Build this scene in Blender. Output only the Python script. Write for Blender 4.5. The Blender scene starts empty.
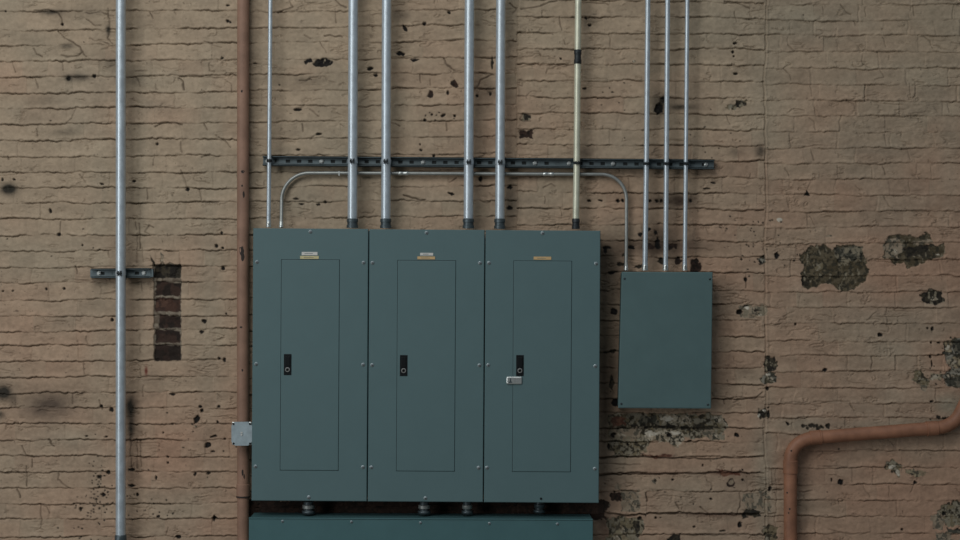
import bpy, math, random
import numpy as np
from mathutils import Vector, Matrix

# ------------------------------------------------------------------ frame
S = 0.0044          # metres per pixel on the face of the wall
D = 7.0             # camera distance
ZC = 2.05           # camera height
C = bpy.context.scene.collection
PI = math.pi


def W(px, py, d=0.0):
    """the point that stands d metres in front of the wall and is seen at px, py"""
    k = (D - d) / D * S
    return Vector(((px - 480) * k, -d, ZC + (270 - py) * k))


def lin(r, g, b):
    f = lambda c: ((c / 255 + 0.055) / 1.055) ** 2.4 if c > 10 else c / 255 / 12.92
    return (f(r), f(g), f(b))


# ------------------------------------------------------------------ materials
def mat(name, col, rough=0.5, metal=0.0, var=0.0, vscale=20.0, bump=0.0, bscale=400.0, rvar=0.0, attr=None, spec=0.5, col2=None):
    m = bpy.data.materials.new(name)
    m.use_nodes = True
    nt = m.node_tree
    b = nt.nodes['Principled BSDF']
    b.inputs['Roughness'].default_value = rough
    b.inputs['Metallic'].default_value = metal
    b.inputs['Specular IOR Level'].default_value = spec
    b.inputs['Base Color'].default_value = (*col, 1)
    tc = nt.nodes.new('ShaderNodeTexCoord')
    if var > 0 or attr or rvar > 0:
        n = nt.nodes.new('ShaderNodeTexNoise')
        n.inputs['Scale'].default_value = vscale
        n.inputs['Detail'].default_value = 5
        n.inputs['Roughness'].default_value = 0.6
        nt.links.new(tc.outputs['Object'], n.inputs['Vector'])
    if attr:
        a = nt.nodes.new('ShaderNodeAttribute')
        a.attribute_name = attr
        mr = nt.nodes.new('ShaderNodeMapRange')
        mr.inputs['From Min'].default_value = 0.3
        mr.inputs['From Max'].default_value = 0.7
        mr.inputs['To Min'].default_value = 1 - var
        mr.inputs['To Max'].default_value = 1 + var
        nt.links.new(n.outputs['Fac'], mr.inputs['Value'])
        vm = nt.nodes.new('ShaderNodeVectorMath')
        vm.operation = 'SCALE'
        nt.links.new(a.outputs['Color'], vm.inputs[0])
        nt.links.new(mr.outputs['Result'], vm.inputs['Scale'])
        nt.links.new(vm.outputs['Vector'], b.inputs['Base Color'])
    elif var > 0:
        cr = nt.nodes.new('ShaderNodeValToRGB')
        cr.color_ramp.elements[0].position = 0.32
        cr.color_ramp.elements[1].position = 0.68
        c2 = col2 or tuple(min(1, c * (1 + var)) for c in col)
        c1 = tuple(c * (1 - var) for c in col)
        cr.color_ramp.elements[0].color = (*c1, 1)
        cr.color_ramp.elements[1].color = (*c2, 1)
        nt.links.new(n.outputs['Fac'], cr.inputs['Fac'])
        nt.links.new(cr.outputs['Color'], b.inputs['Base Color'])
    if rvar > 0:
        mr2 = nt.nodes.new('ShaderNodeMapRange')
        mr2.inputs['From Min'].default_value = 0.3
        mr2.inputs['From Max'].default_value = 0.7
        mr2.inputs['To Min'].default_value = rough - rvar
        mr2.inputs['To Max'].default_value = rough + rvar
        nt.links.new(n.outputs['Fac'], mr2.inputs['Value'])
        nt.links.new(mr2.outputs['Result'], b.inputs['Roughness'])
    if bump > 0:
        n2 = nt.nodes.new('ShaderNodeTexNoise')
        n2.inputs['Scale'].default_value = bscale
        n2.inputs['Detail'].default_value = 3
        nt.links.new(tc.outputs['Object'], n2.inputs['Vector'])
        bp = nt.nodes.new('ShaderNodeBump')
        bp.inputs['Strength'].default_value = bump
        bp.inputs['Distance'].default_value = 0.001
        nt.links.new(n2.outputs['Fac'], bp.inputs['Height'])
        nt.links.new(bp.outputs['Normal'], b.inputs['Normal'])
    return m


M = {}
M['brick'] = mat('painted_brick', (0.4, 0.33, 0.27), rough=0.85, var=0.10, vscale=60, bump=0.35, bscale=260, attr='paint', spec=0.2)
M['teal'] = mat('grey_green_enamel', (0.103, 0.172, 0.179), rough=0.5, var=0.02, vscale=9, bump=0.25, bscale=500, rvar=0.02, spec=0.35)
M['teal_dull'] = mat('dull_grey_green_enamel', (0.094, 0.158, 0.160), rough=0.6, var=0.05, vscale=9, bump=0.25, bscale=500, spec=0.3)
M['teal_dark'] = mat('grey_green_trough_enamel', (0.068, 0.150, 0.158), rough=0.55, var=0.05, vscale=9, bump=0.25, bscale=500, spec=0.3)
M['inside'] = mat('dark_interior_slot_shade', (0.015, 0.02, 0.02), rough=0.8)  # near-black for cabinet interiors, also paints the shade inside the strut slots
M['galv'] = mat('galvanised_steel', (0.57, 0.65, 0.70), rough=0.38, metal=0.5, var=0.10, vscale=30, bump=0.05, rvar=0.06)
M['galv_warm'] = mat('yellowed_galvanised_steel', (0.70, 0.71, 0.56), rough=0.4, metal=0.35, var=0.12, vscale=18, rvar=0.05)
M['galv_dull'] = mat('dull_galvanised_steel', (0.36, 0.38, 0.36), rough=0.45, metal=0.6, var=0.1, vscale=30)
M['strut'] = mat('weathered_galvanised_channel', (0.115, 0.15, 0.16), rough=0.5, metal=0.35, var=0.2, vscale=25)
M['fitting'] = mat('darkened_zinc_fitting', (0.09, 0.115, 0.125), rough=0.45, metal=0.6, var=0.25, vscale=60)
M['clamp'] = mat('black_zinc_clamp', (0.035, 0.042, 0.045), rough=0.5, metal=0.5, var=0.2, vscale=60)
M['bright'] = mat('bright_zinc', (0.62, 0.66, 0.64), rough=0.35, metal=0.8, var=0.1, vscale=60)
M['screw'] = mat('zinc_screw', (0.36, 0.41, 0.42), rough=0.4, metal=0.6)
M['black'] = mat('black_plastic', (0.006, 0.008, 0.009), rough=0.5, spec=0.2)
M['lock'] = mat('lock_cylinder_metal', (0.42, 0.42, 0.40), rough=0.4, metal=0.7)
M['white'] = mat('white_label', (0.62, 0.62, 0.58), rough=0.6, var=0.06, vscale=90)
M['yellow'] = mat('pale_yellow_label', (0.55, 0.50, 0.27), rough=0.6, var=0.08, vscale=90)
M['orange'] = mat('faded_orange_label', (0.58, 0.40, 0.19), rough=0.6, var=0.08, vscale=90)
M['print'] = mat('faded_print', (0.30, 0.26, 0.17), rough=0.6)
M['print_grey'] = mat('faded_grey_print', (0.26, 0.28, 0.28), rough=0.6)
M['boxmetal'] = mat('blue_grey_steel_cover', (0.37, 0.45, 0.48), rough=0.5, metal=0.35, var=0.12, vscale=35, rvar=0.05)
M['pipe_tan'] = mat('brown_pink_pipe_paint', (0.285, 0.170, 0.118), rough=0.6, var=0.16, vscale=14, bump=0.3, bscale=150, spec=0.35)
M['pipe_org'] = mat('rusty_orange_pipe_paint', (0.30, 0.142, 0.082), rough=0.55, var=0.22, vscale=14, bump=0.3, bscale=150, spec=0.4)
M['chip'] = mat('chipped_paint_scar', (0.03, 0.022, 0.018), rough=0.8)
M['floor'] = mat('concrete', (0.2, 0.19, 0.175), rough=0.85, var=0.15, vscale=3, bump=0.3, bscale=60)


# ------------------------------------------------------------------ mesh builder
class MB:
    def __init__(s):
        s.v = []; s.f = []; s.mi = []; s.sm = []

    def add(s, vs, fs, mi=0, smooth=False):
        o = len(s.v)
        s.v += [tuple(v) for v in vs]
        for f in fs:
            s.f.append([i + o for i in f]); s.mi.append(mi); s.sm.append(smooth)

    def box(s, a, b, mi=0, bev=0.0):
        """axis-aligned box between corners a and b, edges chamfered by bev"""
        x0, x1 = sorted((a[0], b[0])); y0, y1 = sorted((a[1], b[1])); z0, z1 = sorted((a[2], b[2]))
        if bev <= 0:
            vs = [(x, y, z) for x in (x0, x1) for y in (y0, y1) for z in (z0, z1)]
            s.add(vs, [(0, 1, 3, 2), (4, 6, 7, 5), (0, 4, 5, 1), (2, 3, 7, 6), (0, 2, 6, 4), (1, 5, 7, 3)], mi)
            return
        # stacked outlines along y, each with cut corners
        def ring(y, q, c):
            X0, X1, Z0, Z1 = x0 + q, x1 - q, z0 + q, z1 - q
            return [(X0 + c, y, Z0), (X1 - c, y, Z0), (X1, y, Z0 + c), (X1, y, Z1 - c), (X1 - c, y, Z1), (X0 + c, y, Z1), (X0, y, Z1 - c), (X0, y, Z0 + c)]
        c = bev
        rs = [ring(y0, bev, c * 0.6), ring(y0 + bev * 0.3, bev * 0.3, c * 0.8), ring(y0 + bev, 0, c), ring(y1, 0, c)]
        vs = [p for r in rs for p in r]
        fs = []
        for k in range(3):
            for i in range(8):
                j = (i + 1) % 8
                fs.append((k * 8 + i, k * 8 + j, (k + 1) * 8 + j, (k + 1) * 8 + i))
        fs.append(tuple(reversed(range(8)))); fs.append(tuple(range(24, 32)))
        s.add(vs, fs, mi)

    def prism(s, pts, y0, y1, mi=0):
        """outline pts (x, z) extruded from y0 to y1"""
        n = len(pts)
        vs = [(p[0], y0, p[1]) for p in pts] + [(p[0], y1, p[1]) for p in pts]
        fs = [tuple(range(n)), tuple(reversed(range(n, 2 * n)))]
        fs += [(i, i + n, (i + 1) % n + n, (i + 1) % n) for i in range(n)]
        s.add(vs, fs, mi)

    def tube(s, path, r, n=28, mi=0, caps=True):
        """round tube through path, r a radius or one per point"""
        P = [Vector(p) for p in path]
        rr = r if isinstance(r, (list, tuple)) else [r] * len(P)
        T = []
        for i in range(len(P)):
            a = P[max(0, i - 1)]; b = P[min(len(P) - 1, i + 1)]
            T.append((b - a).normalized() if (b - a).length > 1e-9 else Vector((0, 0, 1)))
        u = T[0].orthogonal().normalized()
        o = len(s.v); vs = []
        for i in range(len(P)):
            u = (u - T[i] * u.dot(T[i])).normalized()
            w = T[i].cross(u)
            for k in range(n):
                a = 2 * PI * k / n
                vs.append(P[i] + (u * math.cos(a) + w * math.sin(a)) * rr[i])
        fs = []
        for i in range(len(P) - 1):
            for k in range(n):
                k2 = (k + 1) % n
                fs.append((i * n + k, i * n + k2, (i + 1) * n + k2, (i + 1) * n + k))
        s.add(vs, fs, mi, True)
        if caps:
            m = (len(P) - 1) * n
            e = [list(reversed(range(n))), list(range(m, m + n))]
            s.f += [[i + o for i in f] for f in e]; s.mi += [mi, mi]; s.sm += [False, False]

    def lathe(s, prof, c, axis, n=24, mi=0):
        """profile (distance along axis, radius) spun about axis through c"""
        a = Vector(axis).normalized()
        s.tube([Vector(c) + a * p[0] for p in prof], [p[1] for p in prof], n, mi)

    def build(s, name, mats, parent=None, loc=None):
        me = bpy.data.meshes.new(name)
        me.from_pydata(s.v, [], s.f)
        for m in (mats if isinstance(mats, (list, tuple)) else [mats]):
            me.materials.append(m)
        me.polygons.foreach_set('material_index', s.mi)
        me.polygons.foreach_set('use_smooth', s.sm)
        me.update()
        me.set_sharp_from_angle(angle=math.radians(42))
        me.polygons.foreach_set('use_smooth', s.sm)
        o = bpy.data.objects.new(name, me)
        C.objects.link(o)
        if parent: o.parent = parent
        if loc is not None: o.location = loc
        return o


def fixn(o):
    import bmesh
    bm = bmesh.new(); bm.from_mesh(o.data)
    bmesh.ops.recalc_face_normals(bm, faces=bm.faces)
    bm.to_mesh(o.data); bm.free()


def thing(name, loc, label, cat, group=None, roty=0.0):
    o = bpy.data.objects.new(name, None)
    o.empty_display_size = 0.05
    C.objects.link(o); o.location = loc; o.rotation_euler = (0, roty, 0)
    o['label'] = label; o['category'] = cat
    if group: o['group'] = group
    return o


class Loc:
    """pixel positions read in the tilted frame of a thing"""
    def __init__(s, origin, roty=0.0):
        s.o = Vector(origin); s.R = Matrix.Rotation(-roty, 3, 'Y')

    def __call__(s, px, py, d):
        return s.R @ (W(px, py, d) - s.o)


# ------------------------------------------------------------------ the wall
TAB = np.random.default_rng(11).random((1024, 1024)).astype(np.float32)


def smooth(t): return t * t * (3 - 2 * t)


def vnoise(X, Y, sx, sy, seed):
    """value noise on pixel coordinates, cell sx by sy, result 0..1"""
    x = (X + 1000.0) / sx; y = (Y + 1000.0) / sy
    xi = np.floor(x).astype(np.int32); yi = np.floor(y).astype(np.int32)
    g = TAB
    ox = (seed * 7919) % 1021; oy = (seed * 104729) % 1013
    fx = smooth(x - xi); fy = smooth(y - yi)
    X0 = (xi + ox) & 1023; X1 = (xi + 1 + ox) & 1023; Y0 = (yi + oy) & 1023; Y1 = (yi + 1 + oy) & 1023
    a = g[Y0, X0]; b = g[Y0, X1]; c = g[Y1, X0]; e = g[Y1, X1]
    return (a * (1 - fx) + b * fx) * (1 - fy) + (c * (1 - fx) + e * fx) * fy


def fbm(X, Y, sx, sy, seed, oct=3):
    t = 0; a = 1.0; n = 0.0
    for o in range(oct):
        t = t + a * vnoise(X, Y, sx / 2 ** o, sy / 2 ** o, seed + o * 7)
        n += a; a *= 0.55
    return t / n


STEP = 0.6
xs = np.concatenate([np.arange(-430, -24, 4.0), np.arange(-24, 985, STEP), np.arange(985, 1400, 4.0)])
ys = np.concatenate([np.arange(-260, -18, 3.0), np.arange(-18, 558, STEP), np.arange(558, 737, 3.0)])
X, Y = np.meshgrid(xs.astype(np.float32), ys.astype(np.float32))
H = np.zeros_like(X)                  # relief, metres towards the camera
dirt = np.zeros_like(X)

ZA0 = [-6, 11, 30, 46, 61.5, 77, 93.5, 108, 124, 140, 156.5, 172, 187.5, 203, 219, 235.5, 251.5, 267.5, 283, 300, 316, 331.5, 345.5, 362, 377, 393.5, 408, 424, 440, 456, 472, 488, 505, 519, 537, 553]
ZA1 = [-5, 10, 28, 42.5, 59, 75, 91, 107, 122, 139, 155, 171.5, 188, 202.5, 218, 234, 250, 266, 282, 299, 315.5, 329, 345, 360, 376.5, 392, 408, 423, 440, 457, 472, 488, 503, 519, 536, 552]
ZB0 = [-4, 12, 28, 43, 59, 74, 90, 106, 122, 139, 155, 172, 187, 202] + [218 + 16.1 * i for i in range(22)]
ZB1 = [-8, 8, 24, 40, 57, 73, 88, 104, 120, 136, 153, 169, 185, 200] + [216 + 16.1 * i for i in range(22)]
ZC0 = [-1, 15.6, 32, 48.5, 64, 80.5, 97, 112.5, 128.6, 144.5, 160, 175.5, 191.5, 208, 224, 240, 256, 272, 289, 304, 320, 336, 352, 368, 384, 399, 413, 428, 442, 457, 474, 491, 514, 535, 551]
ZC1 = [2, 18, 34, 49, 65, 81.5, 98.5, 115, 129.6, 146, 161, 177.5, 193.5, 210, 225.5, 241, 257, 273, 290.5, 305, 320, 336.5, 352, 368, 384, 398, 413, 428, 442, 457, 473, 491, 514, 534, 550]
ZD0 = [5, 20.5, 35, 51.5, 68.5, 84.5, 100, 116, 132, 148.5, 163.5, 179, 195, 211.5, 228, 243.5, 259.5, 276, 292, 308, 324, 341, 355.6, 371.6, 387.5, 403, 418, 434, 451, 467.6, 484.5, 500.5, 516.5, 534, 550]
ZD1 = [3.5, 20, 35.6, 52, 68, 85.6, 101, 116, 131.6, 148, 163, 179, 195, 211, 227, 242.5, 259, 276, 292, 308, 324, 341, 355.6, 371.6, 387.5, 403, 418, 434, 451, 467.6, 484.5, 500.5, 516.5, 534, 550]


def ext(a):
    a = list(a)
    while a[0] > -290: a.insert(0, a[0] - 16)
    while a[-1] < 760: a.append(a[-1] + 16)
    return a


def wob(x, L, seed):
    return (vnoise(x, x * 0, L, 10, seed) - 0.5) * 2


tint = np.zeros_like(X)               # per brick tone
pk = np.zeros_like(X)
zones = [(-430, 242, 0, 230, ZA0, ZA1, 0.85, 0.34), (242, 517, 240, 517, ZB0, ZB1, 0.7, 0.34),
         (517, 765, 517, 765, ZC0, ZC1, 0.85, 0.3), (765, 1400, 768, 960, ZD0, ZD1, 0.72, 0.62)]
for zi, (xa, xb, r0, r1, L0, L1, lstr, jstr) in enumerate(zones):
    n = len(L0)
    a0 = ext(L0); a1 = ext(L1)
    # same number of courses on both sides
    while len(a0) < len(a1): a0.append(a0[-1] + 16)
    while len(a1) < len(a0): a1.append(a1[-1] + 16)
    ci = np.where((xs >= xa) & (xs < xb))[0]
    c0, c1 = ci[0], ci[-1] + 1
    x = xs[c0:c1].astype(np.float32)
    t = (np.clip(x, r0, r1) - r0) / (r1 - r0)
    lines = []
    for k in range(len(a0)):
        y = a0[k] * (1 - t) + a1[k] * t
        sd = 100 * zi + 3 * k
        y = y + wob(x, 34, 900 + sd) * 1.0 + wob(x, 11, 2900 + sd) * 0.55 + wob(x, 4, 4900 + sd) * 0.5 + wob(x, 2, 5900 + sd) * 0.3
        lines.append(y)
    dz = (.86, .9, .8, .4)[zi]; lz = (1.05, 1.05, 1.15, 1.6)[zi]; gz = (.95, .95, .9, .55)[zi]
    for k in range(len(lines) - 1):
        y = lines[k]; yb = lines[k + 1]
        rr = np.where((ys > y.min() - 8) & (ys < yb.max() + 3))[0]
        if len(rr) == 0: continue
        q0, q1 = rr[0], rr[-1] + 1
        YY = Y[q0:q1, c0:c1]; XX = X[q0:q1, c0:c1]
        s_ = YY - y[None, :]
        sd = 100 * zi + 3 * k
        a = vnoise(x, x * 0, 22, 10, 7000 + sd) * 0.65 + vnoise(x, x * 0, 7, 10, 8000 + sd) * 0.35 + vnoise(x, x * 0, 2.6, 10, 8500 + sd) * 0.25
        a = np.clip((a - 0.24) * 1.7, 0.08, 1.3) * lstr
        lipw = 0.9 + vnoise(x, x * 0, 9, 10, 9100 + sd) * 1.5
        h = a * lz * 0.0042 * np.exp(-((s_ + 1.3) / lipw) ** 2)
        h = h - a * gz * 0.0105 * np.exp(-((s_ - 0.45) / 0.6) ** 2)
        h = h - np.where(s_ > 0, a * 0.0030 * np.exp(-np.clip(s_, 0, 50) / 3.6), 0)
        H[q0:q1, c0:c1] += h
        dirt[q0:q1, c0:c1] = np.maximum(dirt[q0:q1, c0:c1], dz * np.clip(a, 0, 1) * np.exp(-((s_ - 0.35) / 0.56) ** 2))
        # the bricks of this course
        inside = (s_ >= 0) & (YY < yb[None, :])
        rb = random.Random(5000 + sd)
        header = rb.random() < 0.12
        L = 25 if header else 48
        px = xa - rb.random() * L
        while px < xb:
            w = L * rb.uniform(0.86, 1.14)
            m = inside & (XX >= px) & (XX < px + w)
            if m.any():
                xc = px + w / 2
                H[q0:q1, c0:c1][m] += rb.gauss(0, 0.0006) + (XX[m] - xc) / w * rb.gauss(0, 0.0012)
                tint[q0:q1, c0:c1][m] = rb.gauss(0, 1)
                pk[q0:q1, c0:c1][m] = rb.gauss(0, 1)
            js = (rb.random() ** 1.6) * jstr
            dx = XX - (px + wob(YY, 6, 300 + int(px) % 90) * 1.3 + (YY - y[None, :]) * rb.uniform(-0.12, 0.12))
            near = inside & (np.abs(dx) < 6)
            sg = rb.choice((-1, 1))
            H[q0:q1, c0:c1][near] += (-js * 0.0042 * np.exp(-(dx[near] / 0.75) ** 2) + js * 0.0016 * np.exp(-((dx[near] - sg * 1.9) / 1.3) ** 2))
            dirt[q0:q1, c0:c1][near] = np.maximum(dirt[q0:q1, c0:c1][near], dz * js * 0.75 * np.exp(-(dx[near] / 0.7) ** 2))
            px += w

H += (fbm(X, Y, 26, 14, 21, 3) - 0.5) * 0.0070
H += (fbm(X, Y, 5.5, 4, 51, 3) - 0.5) * 0.0032
# wrinkles and flakes in the old paint: contour lines of a stretched noise, only here and there
for sx_, sy_, sd_, gs, th in ((30, 9, 211, 30, .60), (13, 8, 251, 14, .64)):
    n_ = fbm(X, Y, sx_, sy_, sd_, 4) - 0.5
    gx_ = np.abs(np.gradient(n_, axis=0)) / STEP + np.abs(np.gradient(n_, axis=1)) / STEP + 0.004
    gate = np.clip((fbm(X, Y, gs, gs * .5, sd_ + 20, 2) - th) * 8, 0, 1)
    dn = n_ / gx_
    H -= gate * 0.0036 * np.exp(-(dn / 0.7) ** 2)
    H += gate * 0.0016 * np.exp(-((dn - 1.5) / 1.1) ** 2)
    dirt = np.maximum(dirt, gate * 0.28 * np.exp(-(dn / 0.6) ** 2))
# the two plumb seams where brickwork meets
for sx, st in ((765.5, 0.7), (517, 0.35)):
    dx = X - sx - (vnoise(X * 0, Y, 10, 40, 77) - 0.5) * 3 - (vnoise(X * 0, Y, 10, 6, 78) - 0.5) * 1.2
    H += st * (0.0028 * np.exp(-((dx - 1.6) / 1.2) ** 2) - 0.0055 * np.exp(-(dx / 0.7) ** 2))
    dirt = np.maximum(dirt, st * 0.6 * np.exp(-(dx / 0.6) ** 2))


def window(x0, x1, y0, y1):
    a, b = np.searchsorted(xs, [x0, x1]); c, e = np.searchsorted(ys, [y0, y1])
    return slice(c, e), slice(a, b)


def seg_d(XX, YY, pts):
    d = np.full(XX.shape, 1e9, np.float32)
    for (ax, ay), (bx, by) in zip(pts[:-1], pts[1:]):
        vx, vy = bx - ax, by - ay
        t = np.clip(((XX - ax) * vx + (YY - ay) * vy) / max(vx * vx + vy * vy, 1e-6), 0, 1)
        d = np.minimum(d, np.hypot(XX - ax - t * vx, YY - ay - t * vy))
    return d


cracks = [  # (strength, points)
    (1, [(35, 10), (48, 10), (58, 13), (61.5, 18), (62, 25)]), (.8, [(57, 30), (64, 38), (74, 43), (80, 48), (83, 54), (86, 57)]),
    (.8, [(33, 48), (36, 54), (42, 57)]), (.7, [(62, 55), (68, 57), (78, 56), (82, 53)]), (.8, [(108, 8), (109, 30), (107, 38), (112, 44)]),
    (.6, [(86, 20), (92, 24), (100, 26)]), (.7, [(86, 13), (100, 12), (108, 14)]), (.6, [(90, 39), (101, 41), (108, 44)]),
    (.6, [(12, 62), (15, 72)]), (.6, [(35, 78), (38, 88)]), (.6, [(61, 60), (63, 70)]), (.5, [(135, 71), (147, 71)]), (.6, [(136, 77), (140, 86)]),
    (.7, [(155, 84), (155, 89)]), (.9, [(178, 78), (183, 82), (183, 89)]), (.8, [(150, 12), (153, 18)]), (.7, [(175, 12), (177, 15)]),
    (.8, [(155, 126), (162, 123), (172, 122), (182, 124)]), (.7, [(181, 141), (182, 152)]), (.7, [(154, 155), (154, 165)]), (.8, [(181, 170), (184, 180), (187, 188)]),
    (.8, [(147, 189), (148, 199)]), (.8, [(36, 128), (38, 136)]), (.9, [(8, 156), (9, 160)]), (.6, [(80, 175), (85, 182)]), (.6, [(66, 122), (72, 118), (76, 109)]),
    (.9, [(75, 267), (77, 274)]), (.6, [(108, 251), (109, 258)]), (.7, [(60, 222), (60, 234)]), (.8, [(150, 235), (145, 233), (150, 225), (153, 228)]),
    (.8, [(135, 222), (136, 230)]), (1, [(139, 224), (140, 248)]), (.7, [(137, 233), (137, 262)]), (.5, [(142, 248), (143, 262)]), (.6, [(141, 282), (141, 290)]),
    (.7, [(86, 336), (87, 344)]), (.6, [(140, 334), (140, 352)]), (.8, [(140, 368), (140, 376)]), (.7, [(143, 386), (143, 396)]), (.7, [(83, 363), (84, 374)]),
    (.8, [(99, 401), (102, 410)]), (.8, [(72, 394), (72, 404)]), (1, [(48, 440), (54, 446)]), (.8, [(22, 446), (25, 454), (34, 458)]), (.8, [(0, 471), (9, 474), (12, 470), (18, 472)]),
    (.9, [(26, 466), (27, 486)]), (.8, [(32, 460), (32, 467)]), (.9, [(58, 474), (58, 480), (66, 487), (70, 489)]), (.9, [(17, 489), (20, 498)]),
    (.9, [(40, 504), (46, 507), (49, 513)]), (.9, [(41, 505), (41, 528)]), (1, [(130, 434), (131, 468)]), (.7, [(137, 438), (137, 468)]), (.6, [(141, 440), (141, 466)]),
    (.7, [(168, 528), (166, 535)]), (.8, [(209, 63), (209, 70), (214, 72)]), (.7, [(190, 76), (208, 77), (224, 78), (231, 84), (232, 92)]), (.6, [(205, 41), (214, 45), (222, 47)]),
    (.8, [(204, 124), (207, 130)]), (.7, [(216, 136), (225, 140), (231, 148)]), (.7, [(202, 157), (210, 155)]), (.7, [(200, 188), (202, 200)]),
    (.9, [(290, 1), (293, 7), (278, 12)]), (1, [(336, 0), (340, 5), (347, 8)]), (.8, [(305, 35), (311, 38)]), (.8, [(325, 35), (335, 36), (342, 37)]), (.6, [(335, 9), (336, 22)]),
    (.6, [(320, 42), (326, 53)]), (.7, [(310, 109), (318, 116)]), (.7, [(302, 124), (303, 132)]), (.8, [(310, 139), (320, 133)]), (.6, [(340, 124), (344, 126)]), (.8, [(300, 80), (312, 80)]),
    (.8, [(444, 58), (448, 66), (456, 70)]), (.7, [(420, 74), (421, 82)]), (.6, [(430, 80), (430, 86)]), (.8, [(447, 123), (447, 130)]), (.7, [(384, 120), (400, 126)]),
    (1, [(521, 9), (536, 7), (548, 3), (558, 0)]), (.8, [(510, 4), (516, 8), (513, 13)]), (.7, [(564, 40), (565, 45)]), (.7, [(538, 51), (541, 56)]), (.6, [(560, 16), (562, 30)]),
    (1.3, [(404, 195), (412, 198), (424, 200)]), (.8, [(450, 182), (456, 177)]), (.7, [(480, 200), (486, 203), (490, 202)]), (.8, [(476, 88), (481, 80), (492, 75)]), (.8, [(479, 73), (493, 75)]),
    (.6, [(544, 188), (552, 184), (555, 186)]), (.6, [(545, 197), (544, 204)]), (.6, [(560, 208), (562, 216)]), (.8, [(523, 113), (520, 118), (524, 122), (531, 122)]),
    (.8, [(576, 2), (590, 2), (608, 4)]), (.5, [(610, 33), (610, 48)]), (.9, [(725, 2), (738, 2), (750, 8)]), (.6, [(735, 12), (736, 22)]), (.8, [(744, 46), (755, 48)]),
    (.7, [(727, 116), (730, 124)]), (.7, [(672, 183), (676, 178), (680, 176)]), (.6, [(690, 248), (712, 250)]), (.7, [(746, 274), (746, 288)]), (.9, [(725, 405), (724, 399), (738, 397), (755, 399), (764, 392)]),
    (.6, [(764, 418), (764, 435)]), (1.2, [(600, 458), (620, 457), (650, 457), (690, 459), (740, 458), (760, 456)]), (1.6, [(600, 475), (650, 474), (700, 474), (725, 472), (750, 473)]),
    (1.8, [(604, 513), (625, 516), (650, 514), (680, 513), (706, 515), (730, 515), (757, 515)]), (1, [(632, 493), (635, 500), (632, 507)]), (1.2, [(647, 493), (647, 501)]), (.8, [(676, 502), (680, 510)]),
    (.9, [(700, 508), (712, 516)]), (.8, [(740, 494), (741, 508), (737, 514)]), (.8, [(680, 535), (740, 536)]), (.6, [(600, 464), (640, 465)]),
    (.9, [(841, 5), (846, 12), (852, 14)]), (.8, [(866, 7), (866, 16)]), (.7, [(823, 6), (824, 15)]), (.8, [(914, 5), (915, 15)]), (.8, [(788, 36), (788, 46), (794, 50)]), (.9, [(883, 37), (886, 46)]),
    (1, [(921, 36), (930, 40), (933, 48)]), (.6, [(837, 40), (838, 50)]), (.8, [(863, 55), (863, 64), (872, 68)]), (.9, [(784, 69), (790, 74), (791, 80)]), (.8, [(881, 70), (884, 77), (876, 80)]),
    (.8, [(811, 86), (813, 96)]), (.7, [(910, 84), (911, 98)]), (1, [(847, 99), (853, 104), (855, 108)]), (.8, [(948, 104), (950, 112)]), (1, [(810, 118), (815, 122), (816, 129)]),
    (.8, [(790, 136), (790, 144)]), (.8, [(885, 134), (886, 146)]), (.9, [(811, 150), (814, 160)]), (.7, [(908, 150), (911, 159)]), (.9, [(786, 168), (790, 176)]), (.7, [(838, 166), (838, 177)]),
    (.9, [(883, 165), (885, 174)]), (.6, [(932, 166), (932, 178)]), (.9, [(856, 186), (860, 191)]), (.7, [(812, 181), (809, 188)]), (.6, [(909, 180), (910, 192)]), (.8, [(885, 196), (889, 206), (892, 208)]),
    (.7, [(787, 198), (789, 208)]), (.9, [(811, 217), (815, 225)]), (.6, [(896, 294), (896, 307)]), (.5, [(800, 294), (800, 307)]), (.7, [(867, 320), (877, 312)]), (.7, [(851, 405), (855, 411)]),
    (.7, [(853, 468), (853, 481)]), (.7, [(889, 486), (890, 498)]), (.6, [(864, 486), (870, 498)]), (.7, [(911, 492), (916, 484)]), (.7, [(828, 529), (850, 534), (870, 533)]), (.9, [(855, 450), (880, 450)]),
    (.9, [(900, 451), (935, 451)]), (.8, [(818, 467), (848, 467)]), (.7, [(800, 500), (835, 500)]), (1, [(800, 492), (813, 491)]), (1.1, [(768, 491), (782, 491)]), (1.2, [(768, 514), (776, 514)]),
    (.7, [(776, 470), (777, 492), (775, 530)]), (.5, [(799, 417), (840, 416)]), (.7, [(790, 402), (805, 403)]), (.8, [(815, 402), (850, 402), (853, 408)]),
]
for st, pts in cracks:
    if pts[0][0] > 768: st *= .62
    x0 = min(p[0] for p in pts) - 6; x1 = max(p[0] for p in pts) + 6
    y0 = min(p[1] for p in pts) - 6; y1 = max(p[1] for p in pts) + 6
    q = window(x0, x1, y0, y1)
    XX, YY = X[q], Y[q]
    wx = XX + (vnoise(XX, YY, 5, 5, 61) - 0.5) * 2.0
    wy = YY + (vnoise(XX, YY, 5, 5, 62) - 0.5) * 2.0
    d = seg_d(wx, wy, pts)
    a = st * (0.55 + 0.7 * vnoise(XX, YY, 7, 7, 63))
    wd = 0.62 + 0.12 * st
    H[q] -= a * 0.0065 * np.exp(-(d / wd) ** 2)
    d2 = seg_d(wx, wy + 1.7, pts)
    H[q] += a * 0.0016 * np.exp(-(d2 / 1.2) ** 2)
    dirt[q] = np.maximum(dirt[q], np.clip(a, 0, 1) * 0.95 * np.exp(-(d / (wd * 0.95)) ** 2))

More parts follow.
